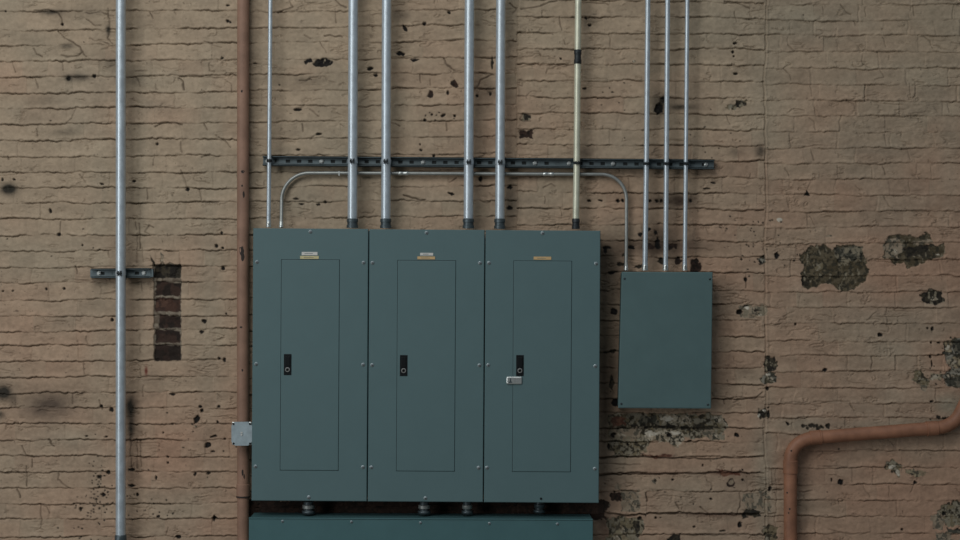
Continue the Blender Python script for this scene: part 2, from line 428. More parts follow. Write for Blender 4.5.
# ---- paint colours (surface colour; shade of one gap is painted in below)
base = np.array([0.405, 0.315, 0.220], np.float32)       # grey tan
pink = np.array([0.405, 0.258, 0.175], np.float32)       # pinkish tan
green = np.array([0.320, 0.287, 0.212], np.float32)      # greyish
wp = np.clip((X - 300) / 700 * 0.35 + (Y - 120) / 420 * 0.75 + (fbm(X, Y, 130, 90, 31) - 0.5) * 1.3 + 0.05 + pk * 0.10, 0, 1)
wg = np.clip((fbm(X, Y, 90, 60, 41) - 0.5) * 1.3 + 0.06, 0, 0.6)
for gx, gy, gw, gh, ga in ((765, 480, 14, 80, .7), (805, 425, 40, 12, .7), (880, 425, 80, 10, .6), (210, 250, 16, 240, .4), (140, 200, 12, 220, .35), (100, 240, 14, 240, .3), (950, 405, 20, 14, .9), (765, 60, 20, 160, .35), (950, 150, 14, 90, .35), (900, 75, 60, 16, .3)):
    wg = np.maximum(wg, ga * np.exp(-((X - gx) / gw) ** 2 - ((Y - gy) / gh) ** 2))
col = base[None, None, :] * (1 - wp[..., None]) + pink[None, None, :] * wp[..., None]
col = col * (1 - wg[..., None]) + green[None, None, :] * wg[..., None]
col *= (1 + 0.030 * tint + (fbm(X, Y, 18, 9, 71, 4) - 0.5) * 0.34 + (fbm(X, Y, 3.5, 2.6, 75, 2) - 0.5) * 0.16)[..., None]
# specks of grime on the paint
sp = fbm(X, Y, 2.6, 2.2, 81, 2)
spm = np.clip((sp - 0.80) * 9, 0, 1) * np.clip((fbm(X, Y, 60, 40, 85) - 0.42) * 5, 0, 1)
col *= (1 - 0.5 * spm)[..., None]


def soot_shade(x, y, rx, ry, a, c=(0.03, 0.028, 0.022)):
    """a smudge of soot lying on the paint: grime, and painted shade beside the panels"""
    q = window(x - 3 * rx, x + 3 * rx, y - 3 * ry, y + 3 * ry)
    XX, YY = X[q], Y[q]
    n = fbm(XX, YY, max(2.5, rx * .6), max(2.5, ry * .6), int(x * 3 + y), 3)
    e = np.exp(-(((XX - x) / rx) ** 2 + ((YY - y) / ry) ** 2) * (0.5 + n)) * (0.5 + n) * a
    e = np.clip(e, 0, 0.97)[..., None]
    col[q] = col[q] * (1 - e) + np.array(c, np.float32) * e


grime = np.array([0.060, 0.042, 0.028], np.float32)
dm = np.clip(dirt, 0, 1)[..., None] * 0.82
col = col * (1 - dm) + grime * dm

soot_shade(8.5, 189, 8, 5.5, 1.5); soot_shade(3, 393, 8, 7, 1.5); soot_shade(0, 415, 5, 4, .8); soot_shade(13, 400, 4, 5, .6)
soot_shade(48, 406, 27, 15, .9, (.11, .08, .06)); soot_shade(130, 408, 6, 13, 1.05); soot_shade(131, 428, 4, 12, .8); soot_shade(78, 77, 12, 3.5, .9); soot_shade(68, 78, 3, 3, 1.2)
soot_shade(66, 46, 8, 3, .7); soot_shade(50, 12, 12, 3, .8); soot_shade(66, 132, 12, 4, .45); soot_shade(45, 100, 14, 5, .35); soot_shade(135, 80, 10, 8, .4); soot_shade(108, 30, 2.5, 5, 1); soot_shade(112, 64, 9, 8, .45)
soot_shade(660, 104, 8, 12, .8); soot_shade(682, 107, 14, 3, .85); soot_shade(680, 201, 14, 7, .9, (.06, .035, .025)); soot_shade(655, 247, 34, 9, .75, (.05, .03, .02)); soot_shade(606, 258, 14, 18, .55, (.06, .05, .035))
soot_shade(660, 236, 16, 12, .6, (.06, .045, .03)); soot_shade(666, 200, 20, 6, .6, (.05, .035, .025)); soot_shade(718, 515, 40, 3, .6, (.10, .05, .035)); soot_shade(655, 473, 30, 2, .5, (.12, .06, .04)); soot_shade(726, 473, 16, 2.5, .9, (.11, .05, .035)); soot_shade(665, 457, 10, 2, .6, (.1, .06, .05))
soot_shade(490, 90, 8, 14, .5); soot_shade(512, 200, 7, 16, .5); soot_shade(402, 14, 12, 6, .35); soot_shade(90, 12, 14, 6, .3); soot_shade(310, 80, 18, 5, .3)
soot_shade(607, 360, 10, 60, .45, (.06, .05, .035)); soot_shade(605, 530, 6, 30, .5, (.09, .045, .035)); soot_shade(945, 425, 14, 5, .8); soot_shade(585, 20, 16, 6, .3); soot_shade(152, 380, 12, 10, .2)  # first call paints shade beside the right panel into the wall colour
soot_shade(746, 370, 12, 5, .35, (.1, .07, .05)); soot_shade(750, 480, 25, 6, .25, (.1, .09, .07)); soot_shade(146, 371, 1.6, 5, 1.1, (.16, .045, .03)); soot_shade(760, 151, 5, 7, .8); soot_shade(738, 152, 9, 5, .4); soot_shade(700, 245, 20, 8, .35); soot_shade(584, 152, 12, 8, .35)

PAL = {
    'olive': [(.085, .067, .039), (.130, .105, .066), (.048, .042, .028)],
    'dark': [(.036, .031, .022), (.058, .048, .032), (.022, .019, .015)],
    'slate': [(.062, .060, .045), (.15, .135, .10), (.038, .036, .028)],
    'pale': [(.45, .39, .295), (.29, .24, .17), (.06, .055, .04)],
    'cream': [(.34, .285, .185), (.27, .21, .135), (.10, .085, .06)],
    'mix': [(.27, .25, .20), (.05, .048, .036), (.08, .07, .045)],
    'mixo': [(.19, .155, .095), (.05, .042, .028), (.26, .23, .17)],
    'brick': [(.075, .040, .028), (.055, .032, .024), (.10, .055, .038)],
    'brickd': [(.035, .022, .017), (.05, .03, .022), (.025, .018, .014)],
    'black': [(.012, .011, .010), (.02, .018, .015), (.012, .011, .01)],
    'rust': [(.13, .055, .035), (.16, .08, .05), (.10, .045, .03)],
    'chip': [(.62, .57, .47), (.52, .46, .36), (.62, .57, .47)],
    'mortar': [(.20, .165, .125), (.26, .22, .165), (.14, .11, .08)],
    'grey': [(.285, .222, .155), (.33, .265, .19), (.13, .115, .085)],
}


def patch(pts, kind, depth=0.004, rag=1.6, pale=0.0, seed=0, scale=4.0):
    """an area recoloured and sunk, mostly where the paint came off: outline pts, ragged by rag pixels"""
    x0 = min(p[0] for p in pts) - 6; x1 = max(p[0] for p in pts) + 6
    y0 = min(p[1] for p in pts) - 6; y1 = max(p[1] for p in pts) + 6
    q = window(x0, x1, y0, y1)
    XX, YY = X[q], Y[q]
    sd = int(x0 * 7 + y0 * 3) % 9000 + seed
    big = 1.0 if (x1 - x0) > 22 else 0.0
    wx = XX + (fbm(XX, YY, 6, 6, sd, 3) - 0.5) * 4 * rag + (vnoise(XX, YY, 2.2, 2.2, sd + 3) - 0.5) * (1.0 * min(1, rag) + big * 1.6 * rag); wy = YY + (fbm(XX, YY, 6, 6, sd + 50, 3) - 0.5) * 4 * rag + (vnoise(XX, YY, 2.2, 2.2, sd + 7) - 0.5) * (1.0 * min(1, rag) + big * 1.6 * rag)
    d = seg_d(wx, wy, pts + [pts[0]])
    ins = np.zeros(XX.shape, bool)
    n = len(pts)
    for i in range(n):
        ax, ay = pts[i]; bx, by = pts[(i + 1) % n]
        c = ((ay > wy) != (by > wy))
        ins ^= c & (wx < (bx - ax) * (wy - ay) / ((by - ay) if by != ay else 1e-9) + ax)
    sdist = np.where(ins, d, -d)
    m = np.clip(sdist / 0.8 + 0.5, 0, 1)
    p = [np.array(c, np.float32) for c in PAL[kind]]
    n1 = fbm(XX, YY, scale, scale, sd + 9, 3)[..., None]; n2 = fbm(XX, YY, scale * .7, scale * .8, sd + 19, 3)[..., None]
    k1 = np.clip((n1 - 0.5) * 12 + .5, 0, 1); k2 = np.clip((n2 - 0.56) * 12 + .5, 0, 1)
    cc = (p[0] * (1 - k1) + p[1] * k1) * (1 - k2) + p[2] * k2
    if pale > 0:
        k3 = np.clip((fbm(XX, YY, 3.2, 5, sd + 33, 3) - (0.74 - pale * .35)) * 10, 0, 1)[..., None]
        cc = cc * (1 - k3) + np.array((.25, .215, .15), np.float32) * k3
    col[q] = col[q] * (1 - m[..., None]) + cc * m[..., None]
    H[q] -= depth * np.clip(sdist / 1.1 + 0.5, 0, 1) * (0.7 + 0.6 * n1[..., 0])


def blob(x, y, rx, ry=None, ang=0, n=10, j=0.25):
    ry = ry or rx
    r = random.Random(int(x * 13 + y * 7))
    o = []
    for i in range(n):
        a = 2 * PI * i / n; k = 1 + r.uniform(-j, j)
        u, v = rx * k * math.cos(a), ry * k * math.sin(a)
        o.append((x + u * math.cos(ang) - v * math.sin(ang), y + u * math.sin(ang) + v * math.cos(ang)))
    return o


# chiselled slot with the bare bricks, left of the brown pipe
patch([(153, 263), (157, 266), (162, 262), (165, 265), (170, 262), (176, 265), (181, 264), (181, 360), (154, 360)], 'mortar', 0.008, 0.4)
for i, (y0, y1, x0, k) in enumerate(((264, 278, 153.5, 'dark'), (281, 295.5, 155, 'brickd'), (297.5, 312, 154.5, 'brick'), (314.5, 328, 158, 'brickd'), (329.6, 343, 154.5, 'brickd'), (344.5, 361, 154, 'brickd'))):
    patch([(x0 + .7, y0), (180, y0 + (2 if i else 0)), (180.2, y1), (x0, y1)], k, 0.003, 0.45, 0, i * 5, 9)
patch([(150, 255), (155, 262), (154, 268), (152, 262)], 'dark', .004, .6); patch([(160, 252), (165, 258), (164, 264), (160, 262)], 'grey', .002, .8)
patch([(163, 262), (166, 272), (165, 276), (161, 268)], 'dark', .003, .5)
# bare patches on the right
patch([(799, 260), (802, 254), (810, 247), (820, 244), (828, 246), (835, 250), (838, 246), (850, 245), (862, 246), (866, 258), (870, 272), (864, 281), (855, 291), (842, 292), (834, 286), (826, 284), (816, 287), (808, 289), (802, 285), (801, 276), (805, 268)], 'olive', .0045, .9, .25)
patch([(834, 248), (862, 246), (865, 260), (838, 262)], 'slate', .001, 1, .62); patch([(802, 277), (806, 274), (812, 282), (808, 288), (803, 285)], 'dark', .001, .6, .2); patch([(814, 264), (822, 262), (823, 270), (816, 271)], 'mixo', .001, 1)
patch([(886, 240), (896, 235), (910, 235), (918, 238), (926, 233), (932, 234), (932, 240), (926, 244), (936, 246), (944, 244), (946, 254), (940, 258), (928, 260), (918, 265), (908, 270), (903, 262), (896, 264), (890, 258), (884, 258)], 'olive', .0045, .9, .3)
patch([(886, 241), (898, 237), (906, 247), (898, 258), (884, 257)], 'grey', .001, 1.2); patch([(904, 247), (930, 245), (930, 256), (908, 258)], 'dark', .001, 1, .1); patch([(912, 241), (930, 239), (934, 244), (914, 245)], 'grey', 0, .8)
patch([(920, 294), (930, 290), (942, 290), (945, 302), (934, 305), (924, 303)], 'dark', .004, 1, .55)
patch([(944, 343), (950, 339), (964, 338), (964, 388), (946, 386), (944, 376), (952, 368), (946, 358)], 'mix', .005, 1.4); patch([(952, 358), (963, 357), (963, 368), (953, 368)], 'cream', 0, 1.2); patch([(945, 341), (952, 341), (952, 352), (946, 352)], 'cream', 0, 1)
patch([(952, 340), (964, 339), (964, 356), (955, 352)], 'slate', .002, 1); patch([(945, 380), (964, 377), (964, 388), (948, 386)], 'slate', .002, 1)
patch([(913, 371), (922, 369), (926, 376), (930, 386), (922, 387), (914, 380)], 'mixo', .002, 1.4, .4); patch([(931, 374), (944, 374), (943, 382), (932, 380)], 'cream', .001, 1.2); patch([(920, 385), (928, 386), (926, 391), (921, 390)], 'grey', .001, .8)
patch([(885, 463), (893, 459), (897, 462), (904, 464), (900, 470), (901, 478), (896, 474), (887, 469)], 'mixo', .003, 1); patch([(905, 470), (930, 472), (925, 476), (908, 474)], 'cream', 0, 1.5)
patch([(940, 508), (950, 503), (964, 500), (964, 527), (950, 528), (942, 520)], 'mixo', .004, 1.6, .4); patch([(930, 516), (945, 512), (944, 530), (933, 528)], 'grey', .001, 1.6); patch([(936, 534), (950, 532), (955, 545), (936, 545)], 'grey', .001, 1.5); patch([(948, 528), (964, 529), (964, 534), (949, 533)], 'slate', .003, 1)
# left of the right hand pipe
patch([(762, 362), (768, 356), (775, 359), (778, 366), (774, 372), (764, 371)], 'dark', .005, 1, .4); patch([(764, 373), (776, 372), (777, 383), (766, 384), (760, 379)], 'mix', .003, 1.2, .5)
patch([(758, 409), (767, 408), (768, 418), (759, 419)], 'dark', .005, 1, .55); patch([(764, 529), (770, 526), (778, 527), (776, 545), (764, 545)], 'mixo', .004, 1.2)
patch([(738, 306), (745, 304), (752, 306), (766, 305), (768, 314), (756, 316), (742, 317)], 'grey', .002, 1.4, .5); patch(blob(740, 312.3, 3), 'black', .015, .4); patch(blob(746, 306.5, 3, 1.6), 'dark', .004, .6); patch(blob(757, 310, 4, 1.2), 'dark', .002, 1)
patch([(757, 259), (765, 255), (766, 262), (762, 265)], 'mix', .003, .6); patch(blob(761, 262, 2.2, 1.3, .7), 'black', .004, .4); patch([(742, 494), (768, 493), (770, 513), (748, 513), (744, 505)], 'grey', .001, 1.6, .2); patch([(744, 510), (760, 511), (762, 517), (742, 517)], 'dark', .004, 1)
# the mottled strip under the small box
patch([(608, 414), (640, 413), (700, 414), (722, 414), (728, 426), (722, 431), (724, 438), (712, 441), (706, 436), (700, 440), (684, 437), (682, 444), (676, 447), (668, 442), (652, 441), (648, 449), (640, 456), (628, 458), (614, 456), (608, 446)], 'mixo', .003, 1.4, .3)
patch([(642, 415), (656, 416), (660, 426), (642, 428), (640, 420)], 'slate', .003, 1.2); patch([(661, 416), (690, 415), (694, 424), (662, 423)], 'pale', 0, 1.5); patch([(630, 426), (646, 424), (680, 425), (700, 424), (727, 428), (700, 430), (660, 429), (634, 429)], 'dark', .003, 1.2, .2)
patch([(644, 431), (684, 430), (684, 441), (648, 441)], 'pale', 0, 1.8); patch([(712, 417), (722, 418), (728, 426), (716, 424)], 'pale', 0, 1); patch([(610, 430), (640, 430), (640, 441), (610, 440)], 'grey', 0, 1.6, .4); patch([(672, 440), (682, 441), (679, 447), (670, 444)], 'pale', 0, 1)
patch([(610, 418), (626, 416), (626, 426), (612, 427)], 'rust', 0, 1.2); patch([(612, 443), (640, 442), (640, 455), (620, 456)], 'mixo', .002, 1.6, .3); patch([(700, 432), (712, 431), (722, 437), (712, 441)], 'grey', 0, 1.2); patch([(690, 416), (712, 416), (710, 424), (692, 424)], 'mixo', 0, 1.2)
patch([(608, 518), (640, 518), (644, 526), (640, 545), (606, 545)], 'mixo', .003, 1.6, .5); patch([(612, 526), (625, 524), (628, 545), (610, 545)], 'cream', 0, 2, 0); patch([(634, 521), (640, 522), (640, 532), (635, 534)], 'dark', .003, .8)
patch([(668, 540), (672, 535), (680, 535), (681, 545), (667, 545)], 'dark', .004, .9); patch([(620, 490), (640, 491), (640, 513), (622, 512)], 'grey', .001, 1.4); patch(blob(617, 497, 6, 6.5), 'brickd', .004, 1); patch(blob(618, 487, 5, 3), 'grey', .001, 1)
patch(blob(655, 481, 2.8), 'grey', .002, .6); patch(blob(655, 481, 1.6), 'brickd', .002, .6); patch(blob(731.5, 483, 4), 'brickd', .001, .5); patch(blob(731.5, 483, 2.6), 'grey', 0, .5); patch([(745, 494), (760, 495), (758, 510), (748, 508)], 'grey', .001, 1.2)
patch([(716, 470), (740, 472), (742, 476), (722, 476)], 'rust', .003, 1); patch([(640, 454), (672, 455), (670, 458), (655, 458)], 'rust', .001, .8)
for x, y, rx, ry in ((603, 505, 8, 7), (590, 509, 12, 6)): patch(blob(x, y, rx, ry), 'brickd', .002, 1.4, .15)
patch([(240, 500), (604, 500), (606, 520), (240, 520)], 'brickd', .003, 1.0)  # darker, slightly sunk band of wall between the panels and the trough
soot_shade(608, 400, 10, 90, .6, (.05, .042, .03)); soot_shade(610, 280, 12, 40, .5, (.05, .042, .03))  # shade of the gap right of the panels painted in, with some grime
# behind the bends above the small box
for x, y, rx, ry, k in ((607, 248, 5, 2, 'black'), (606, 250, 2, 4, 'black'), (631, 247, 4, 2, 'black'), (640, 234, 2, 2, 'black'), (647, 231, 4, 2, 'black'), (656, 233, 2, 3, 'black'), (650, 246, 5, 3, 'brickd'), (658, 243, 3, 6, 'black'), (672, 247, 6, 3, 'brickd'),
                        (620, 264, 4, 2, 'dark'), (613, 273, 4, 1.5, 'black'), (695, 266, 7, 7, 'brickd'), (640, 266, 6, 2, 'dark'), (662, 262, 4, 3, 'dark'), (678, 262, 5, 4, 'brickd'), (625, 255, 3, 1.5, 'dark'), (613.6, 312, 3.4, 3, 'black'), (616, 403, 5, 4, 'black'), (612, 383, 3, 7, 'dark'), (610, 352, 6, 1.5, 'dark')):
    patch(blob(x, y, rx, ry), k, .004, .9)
# middle
patch([(313, 63), (318, 59), (326, 57.5), (333, 62), (331, 65.5), (322, 67.5), (315, 66)], 'black', .005, .6, .3); patch([(304, 60), (311, 58.5), (313, 62), (308, 62.5), (306, 65)], 'black', .004, .6)
patch(blob(454, 83, 4.6, 3.6, .5), 'brickd', .004, .8); patch(blob(431, 94, 3, 4, .3), 'brickd', .004, .6); patch([(519, 130), (526, 131), (534, 129), (532, 134), (533, 139), (525, 137), (520, 138)], 'brickd', .004, .8)
patch(blob(404.5, 28.5, 2, 4, -.5), 'black', .005, .5); patch(blob(400.5, 53, 4.8, 2, .25), 'black', .005, .6); patch(blob(414.5, 59.5, 4, 1.7), 'black', .005, .5); patch(blob(481, 178.5, 2, 3), 'black', .005, .4); patch(blob(492.5, 63, 1.5, 6), 'dark', .004, .5)
patch([(524, 114), (531, 116), (530, 120), (522, 121)], 'dark', .002, 1.2, .5)
patch([(725, 108), (730, 103), (738, 101), (748, 102), (744, 108), (736, 109), (732, 111)], 'mixo', .003, 1.6); patch(blob(740, 104, 6, 2.4), 'dark', .003, 1.5, .2); patch(blob(659, 108, 5, 6), 'black', .012, .7); patch(blob(663, 100, 3, 4), 'dark', .004, .8)
patch([(804, 196), (807, 190), (811, 196)], 'black', .006, .5); patch(blob(777.5, 255.5, 2.4, 3.4), 'black', .008, .6); patch(blob(780, 220, 3.0, 2.2), 'chip', -.001, .15); patch(blob(829, 236, 3, 1.2), 'grey', .001, .5)
for q in range(30):     # dark nicks on top of the long bend
    rq = random.Random(q); xx = rq.choice((rq.uniform(800, 830), rq.uniform(928, 960)))
    yy = 428 if xx < 900 else 420
    patch(blob(xx, yy + rq.uniform(-3, 2), rq.uniform(1, 2.2)), 'dark', .002, .5)
holes = [(68, 78, 1.8), (94, 76, 1.9), (62, 24, 1.4), (58.5, 234.5, 1.8), (82, 245, 1), (111.6, 320, 1.9), (111, 410, 2.3), (46, 289, 1.2), (63.5, 289, 1.4), (2, 291, 1), (12, 291, 1), (187, 189.5, 1.9), (134, 181, 2, 1.4), (50, 211, 1.4, 2.2), (102, 184, 2.4, 1),
         (157, 144, 1.4), (172, 394.3, 2.6, 1.2), (103, 495.5, 2), (137, 495, 1.6), (80, 509.5, 1.5, 2.2), (167, 457, 1.3, 1), (167.5, 463, 1.3), (156, 478, 1.2, 2), (131, 470, 3.5, 1.7), (131, 486, 3.6, 1.6), (108, 473, 2.4, 2, .7), (98.5, 477, 1.5, 2),
         (158, 517, 1.8, 1.2), (178, 537, 3, 1.8), (101, 406.5, 2, 1.6), (86, 436.3, 1.6, 1), (106, 437, 1.6, .9), (163, 433, 1), (172, 424.5, 1.5, .8), (13.5, 179.5, 1.3), (2, 179.5, 1.3), (221.5, 233, 1.6), (216, 246, 1.6, 2), (222.5, 248.5, 1.5), (223, 268.5, 2),
         (204, 321.5, 2.8, 1.8, .3), (201.5, 332, 2), (224, 360, 1.5, 1.9), (219, 358.5, 1.4), (226, 314, 1), (199.5, 406.5, 1.8, 1.3), (201.5, 411.5, 1.8), (218.5, 407, 1.7, 1.1), (196.5, 420, 2.6, 4.2, .3), (217.5, 422, 1.4), (213.5, 436.5, 3.6, 1, -.3), (207.5, 445, 3, 3.2, .5),
         (213, 452, 2.2, .9), (225, 439, 1), (194.5, 474.5, 1.7), (208, 474, 2, 1.3), (215, 518, 3, 1.5), (214, 519, 1.3, 3), (227, 20.5, 1.5), (230, 22, 1.2), (222, 58, 1.4), (227.5, 5, 1.8, 1), (255, 63, 2, .7), (297, 109.5, 4, 1.5), (370, 68.5, 3.2, 1.8), (376, 75, 2.4, 1.6),
         (319, 133.5, 2.8, 1), (298, 149.5, 2, 1), (301.5, 204, 2.5, 1.4), (318, 204.5, 2, 1), (296, 199, 3, .8), (325, 202, 1.4), (424.5, 23.5, 1.8, 2), (449, 12, 1.5), (448, 92.5, 1.2, 2), (444, 115, 2.4, 1.4, -.5), (454.5, 115.5, 1.3), (432, 114.5, 1), (425, 120, 1.6), (434, 156, 1.6),
         (451, 194, 3.2, 1.3, .3), (490.5, 94, 1.3, 1.6), (477, 95.5, 1.6), (510, 187, 2.5, 2), (510, 208, 3, 2.2), (561, 58.5, 1.2), (420, 144, 1), (421, 150, 1.4, 1), (585, 88, 2, 1.2), (586, 18, 1.6), (590, 25, 1.8, 1.2), (735.5, 43, 1.8, 1.2), (733.5, 52, 1.3), (734, 56, 1),
         (736, 73.5, 2.8, 1.3), (589, 200.5, 2.3, 1.4), (601, 200.5, 2.5, .9), (618, 200.5, 1.8), (623, 200.5, 1.8), (651, 201, 1.8, 1.4), (657, 201, 1.8, 1.4), (662, 201, 1.6), (691, 201, 1.9), (714, 183, 2.8, .8), (707, 188.5, 3.6, .8), (746, 279.5, 1.6, 2.6), (742, 259, 1),
         (613.5, 435.5, 2.6, 2.4), (669.5, 435.3, 2.4), (737, 435.4, 2.6, 2.2), (628, 445, 1.3, 1.8), (609, 447, 1.6, 3), (740, 525.5, 2.4, 3), (694.5, 527, 1.3), (723, 531.3, 3.2, .8), (656, 518, 1.2), (640, 519, 2), (881, 335, 2.6, 2), (933, 329, 1.7, 2.2), (928, 328, 1),
         (932, 343, 1), (939, 343, 1.5, 1), (931, 357, 1.3, 1.6), (932, 364, 1, 3), (825, 370, 2.4, 1.7), (932, 401.5, 1.7, 1.2), (841.5, 482.5, 3, 2.8), (916, 483, 2, 1.4), (902.5, 530, 1.3), (945, 514, 1.8), (832, 480.5, 1, 1.8), (796.5, 481, 1.2, 3), (770, 489, 2), (788, 424, 2, 1.4, .7),
         (796, 324, 1.2), (769, 408, 1, 1), (769, 414, 1.4, 4), (768, 389, 1.2, 2), (690, 441, 2.4, 1), (703, 466, 1), (743, 470, 1), (743, 480, 1.2), (711, 499, 1.5, 1), (673, 480, 1.2)]
for h in holes:
    x, y, rx = h[:3]; ry = h[3] if len(h) > 3 else rx; an = h[4] if len(h) > 4 else 0
    patch(blob(x, y, rx, ry, an), 'black', .009, .35)
rh = random.Random(4)
for cx, cy, sx, sy, n in ((90, 505, 16, 18, 70), (148, 505, 10, 8, 14), (740, 238, 20, 14, 26), (720, 150, 26, 8, 10), (98, 480, 4, 10, 24), (610, 90, 16, 10, 8), (150, 450, 60, 60, 16), (438, 116, 12, 3, 8), (940, 372, 14, 14, 14), (820, 258, 400, 300, 30), (760, 255, 14, 20, 12), (655, 150, 60, 20, 8), (700, 500, 50, 20, 14), (60, 150, 60, 100, 10)):
    for i in range(n):
        x, y = rh.gauss(cx, sx), rh.gauss(cy, sy)
        if -20 < x < 980 and -10 < y < 550: patch(blob(x, y, rh.uniform(.6, 1.2), rh.uniform(.5, 1)), 'dark', .002, .4)
# small bright chips
for x, y, r in ((98, 272, .1), (195, 427, 1.6), (634, 61.5, 2), (339, 178, .1), (716, 459, 1.2), (758.5, 414, 1.2), (764, 412, 1.2)):
    if r > .5: patch(blob(x, y, r, r * .7), 'pale', -.001, .4)
for x, y, rx, ry in ((771, 379, 3.4, 2.2), (768, 374, 2, 1.6), (759, 415, 1.6, 1.5), (764.5, 411.5, 1.5, 1.3), (668, 419, 7, 2), (682, 421, 6, 1.8), (718, 420, 4, 2), (652, 434, 8, 2.2), (676, 433, 6, 1.8), (716, 437, 3.5, 2),
                     (620, 436, 5, 2), (640, 428, 4, 1.4), (748, 308, 3, 1.6), (758, 314, 3.5, 1.3), (952, 362, 5, 4), (936, 377, 5, 2.6), (949, 348, 3, 2.4), (952, 376, 4, 2), (898, 473, 2, 3), (892, 467, 3, 1.4), (625, 530, 4, 3), (617, 539, 4, 3), (934, 299, 4, 1.5), (938, 255, 2, 1), (893, 252, 5, 3)):
    patch(blob(x, y, rx, ry), 'chip' if rx < 3.3 or y in (419, 434, 433) else 'pale', -.0006, .9, scale=3)
# worn greyish scuffs and streaks of paint
for x, y, w, h in ((150, 105, 16, 6), (735, 535, 30, 5), (870, 150, 30, 6)):
    soot_shade(x, y, w, h, .15, (.2, .2, .16))

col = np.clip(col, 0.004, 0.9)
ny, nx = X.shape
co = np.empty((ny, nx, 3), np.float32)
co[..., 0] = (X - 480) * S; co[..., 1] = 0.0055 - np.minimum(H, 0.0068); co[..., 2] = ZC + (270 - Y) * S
# the sheet has a back and closed rims, so the wall is a solid 0.3 m thick
me = bpy.data.meshes.new('wall_back')
N = ny * nx
idx = np.arange(N, dtype=np.int32).reshape(ny, nx)
quads = np.stack([idx[:-1, :-1], idx[1:, :-1], idx[1:, 1:], idx[:-1, 1:]], -1).reshape(-1, 4)
bx = np.array([[co[0, 0, 0], .3, co[0, 0, 2]], [co[0, -1, 0], .3, co[0, -1, 2]], [co[-1, -1, 0], .3, co[-1, -1, 2]], [co[-1, 0, 0], .3, co[-1, 0, 2]]], np.float32)
allv = np.concatenate([co.reshape(-1, 3), bx])
polys = [list(idx[0, :]) + [N + 1, N], list(idx[:, -1]) + [N + 2, N + 1], list(idx[-1, ::-1]) + [N + 3, N + 2], list(idx[::-1, 0]) + [N, N + 3], [N, N + 1, N + 2, N + 3]]
nl = quads.size + sum(len(p) for p in polys)
me.vertices.add(len(allv)); me.vertices.foreach_set('co', allv.ravel())
me.loops.add(nl)
me.loops.foreach_set('vertex_index', np.concatenate([quads.ravel()] + [np.array(p, np.int32) for p in polys]))
starts = list(np.arange(len(quads)) * 4); p0 = quads.size
for p in polys: starts.append(p0); p0 += len(p)
me.polygons.add(len(starts)); me.polygons.foreach_set('loop_start', np.array(starts, np.int32))
me.update(calc_edges=True)
me.polygons.foreach_set('use_smooth', np.concatenate([np.ones(len(quads), bool), np.zeros(5, bool)]))
at = me.color_attributes.new('paint', 'FLOAT_COLOR', 'POINT')
rgba = np.ones((len(allv), 4), np.float32); rgba[:N, :3] = col.reshape(-1, 3); rgba[N:, :3] = .3
at.data.foreach_set('color', rgba.ravel())
me.materials.append(M['brick'])
wall = bpy.data.objects.new('wall_back', me); C.objects.link(wall); wall['kind'] = 'structure'
wall['label'] = 'tan and pink painted brick wall with chipped patches and dark cracks'

b = MB(); b.box((-12, -12, -0.25), (12, 1.0, 0))
fl = b.build('floor', M['floor']); fl['kind'] = 'structure'; fl['label'] = 'bare grey concrete floor'

# ------------------------------------------------------------------ panels
PD = 0.150         # how far the covers stand out from the wall


def screw_prof(r, h):
    return [(0, r), (h * .25, r), (h * .35, r * .78), (h * .7, r * .62), (h, r * .25)]


def add_screw(parent, p, r=0.0075, ang=0.6, m='screw', name='screw'):
    b = MB()
    b.lathe(screw_prof(r, 0.0065), p, (0, -1, 0), 18)
    q = Vector(p) + Vector((0, -0.0064, 0))
    c, s = math.cos(ang), math.sin(ang)
    w, t = r * .45, r * .11
    vs = []
    for dy in (0, -.0006):
        for a, e in ((-w, -t), (w, -t), (w, t), (-w, t)):
            vs.append((q.x + a * c - e * s, q.y + dy, q.z + a * s + e * c))
    b.add(vs, [(0, 1, 2, 3), (7, 6, 5, 4), (0, 4, 5, 1), (1, 5, 6, 2), (2, 6, 7, 3), (3, 7, 4, 0)], 1)
    o = b.build(name, [M[m], M['black']], parent); fixn(o)
    return o


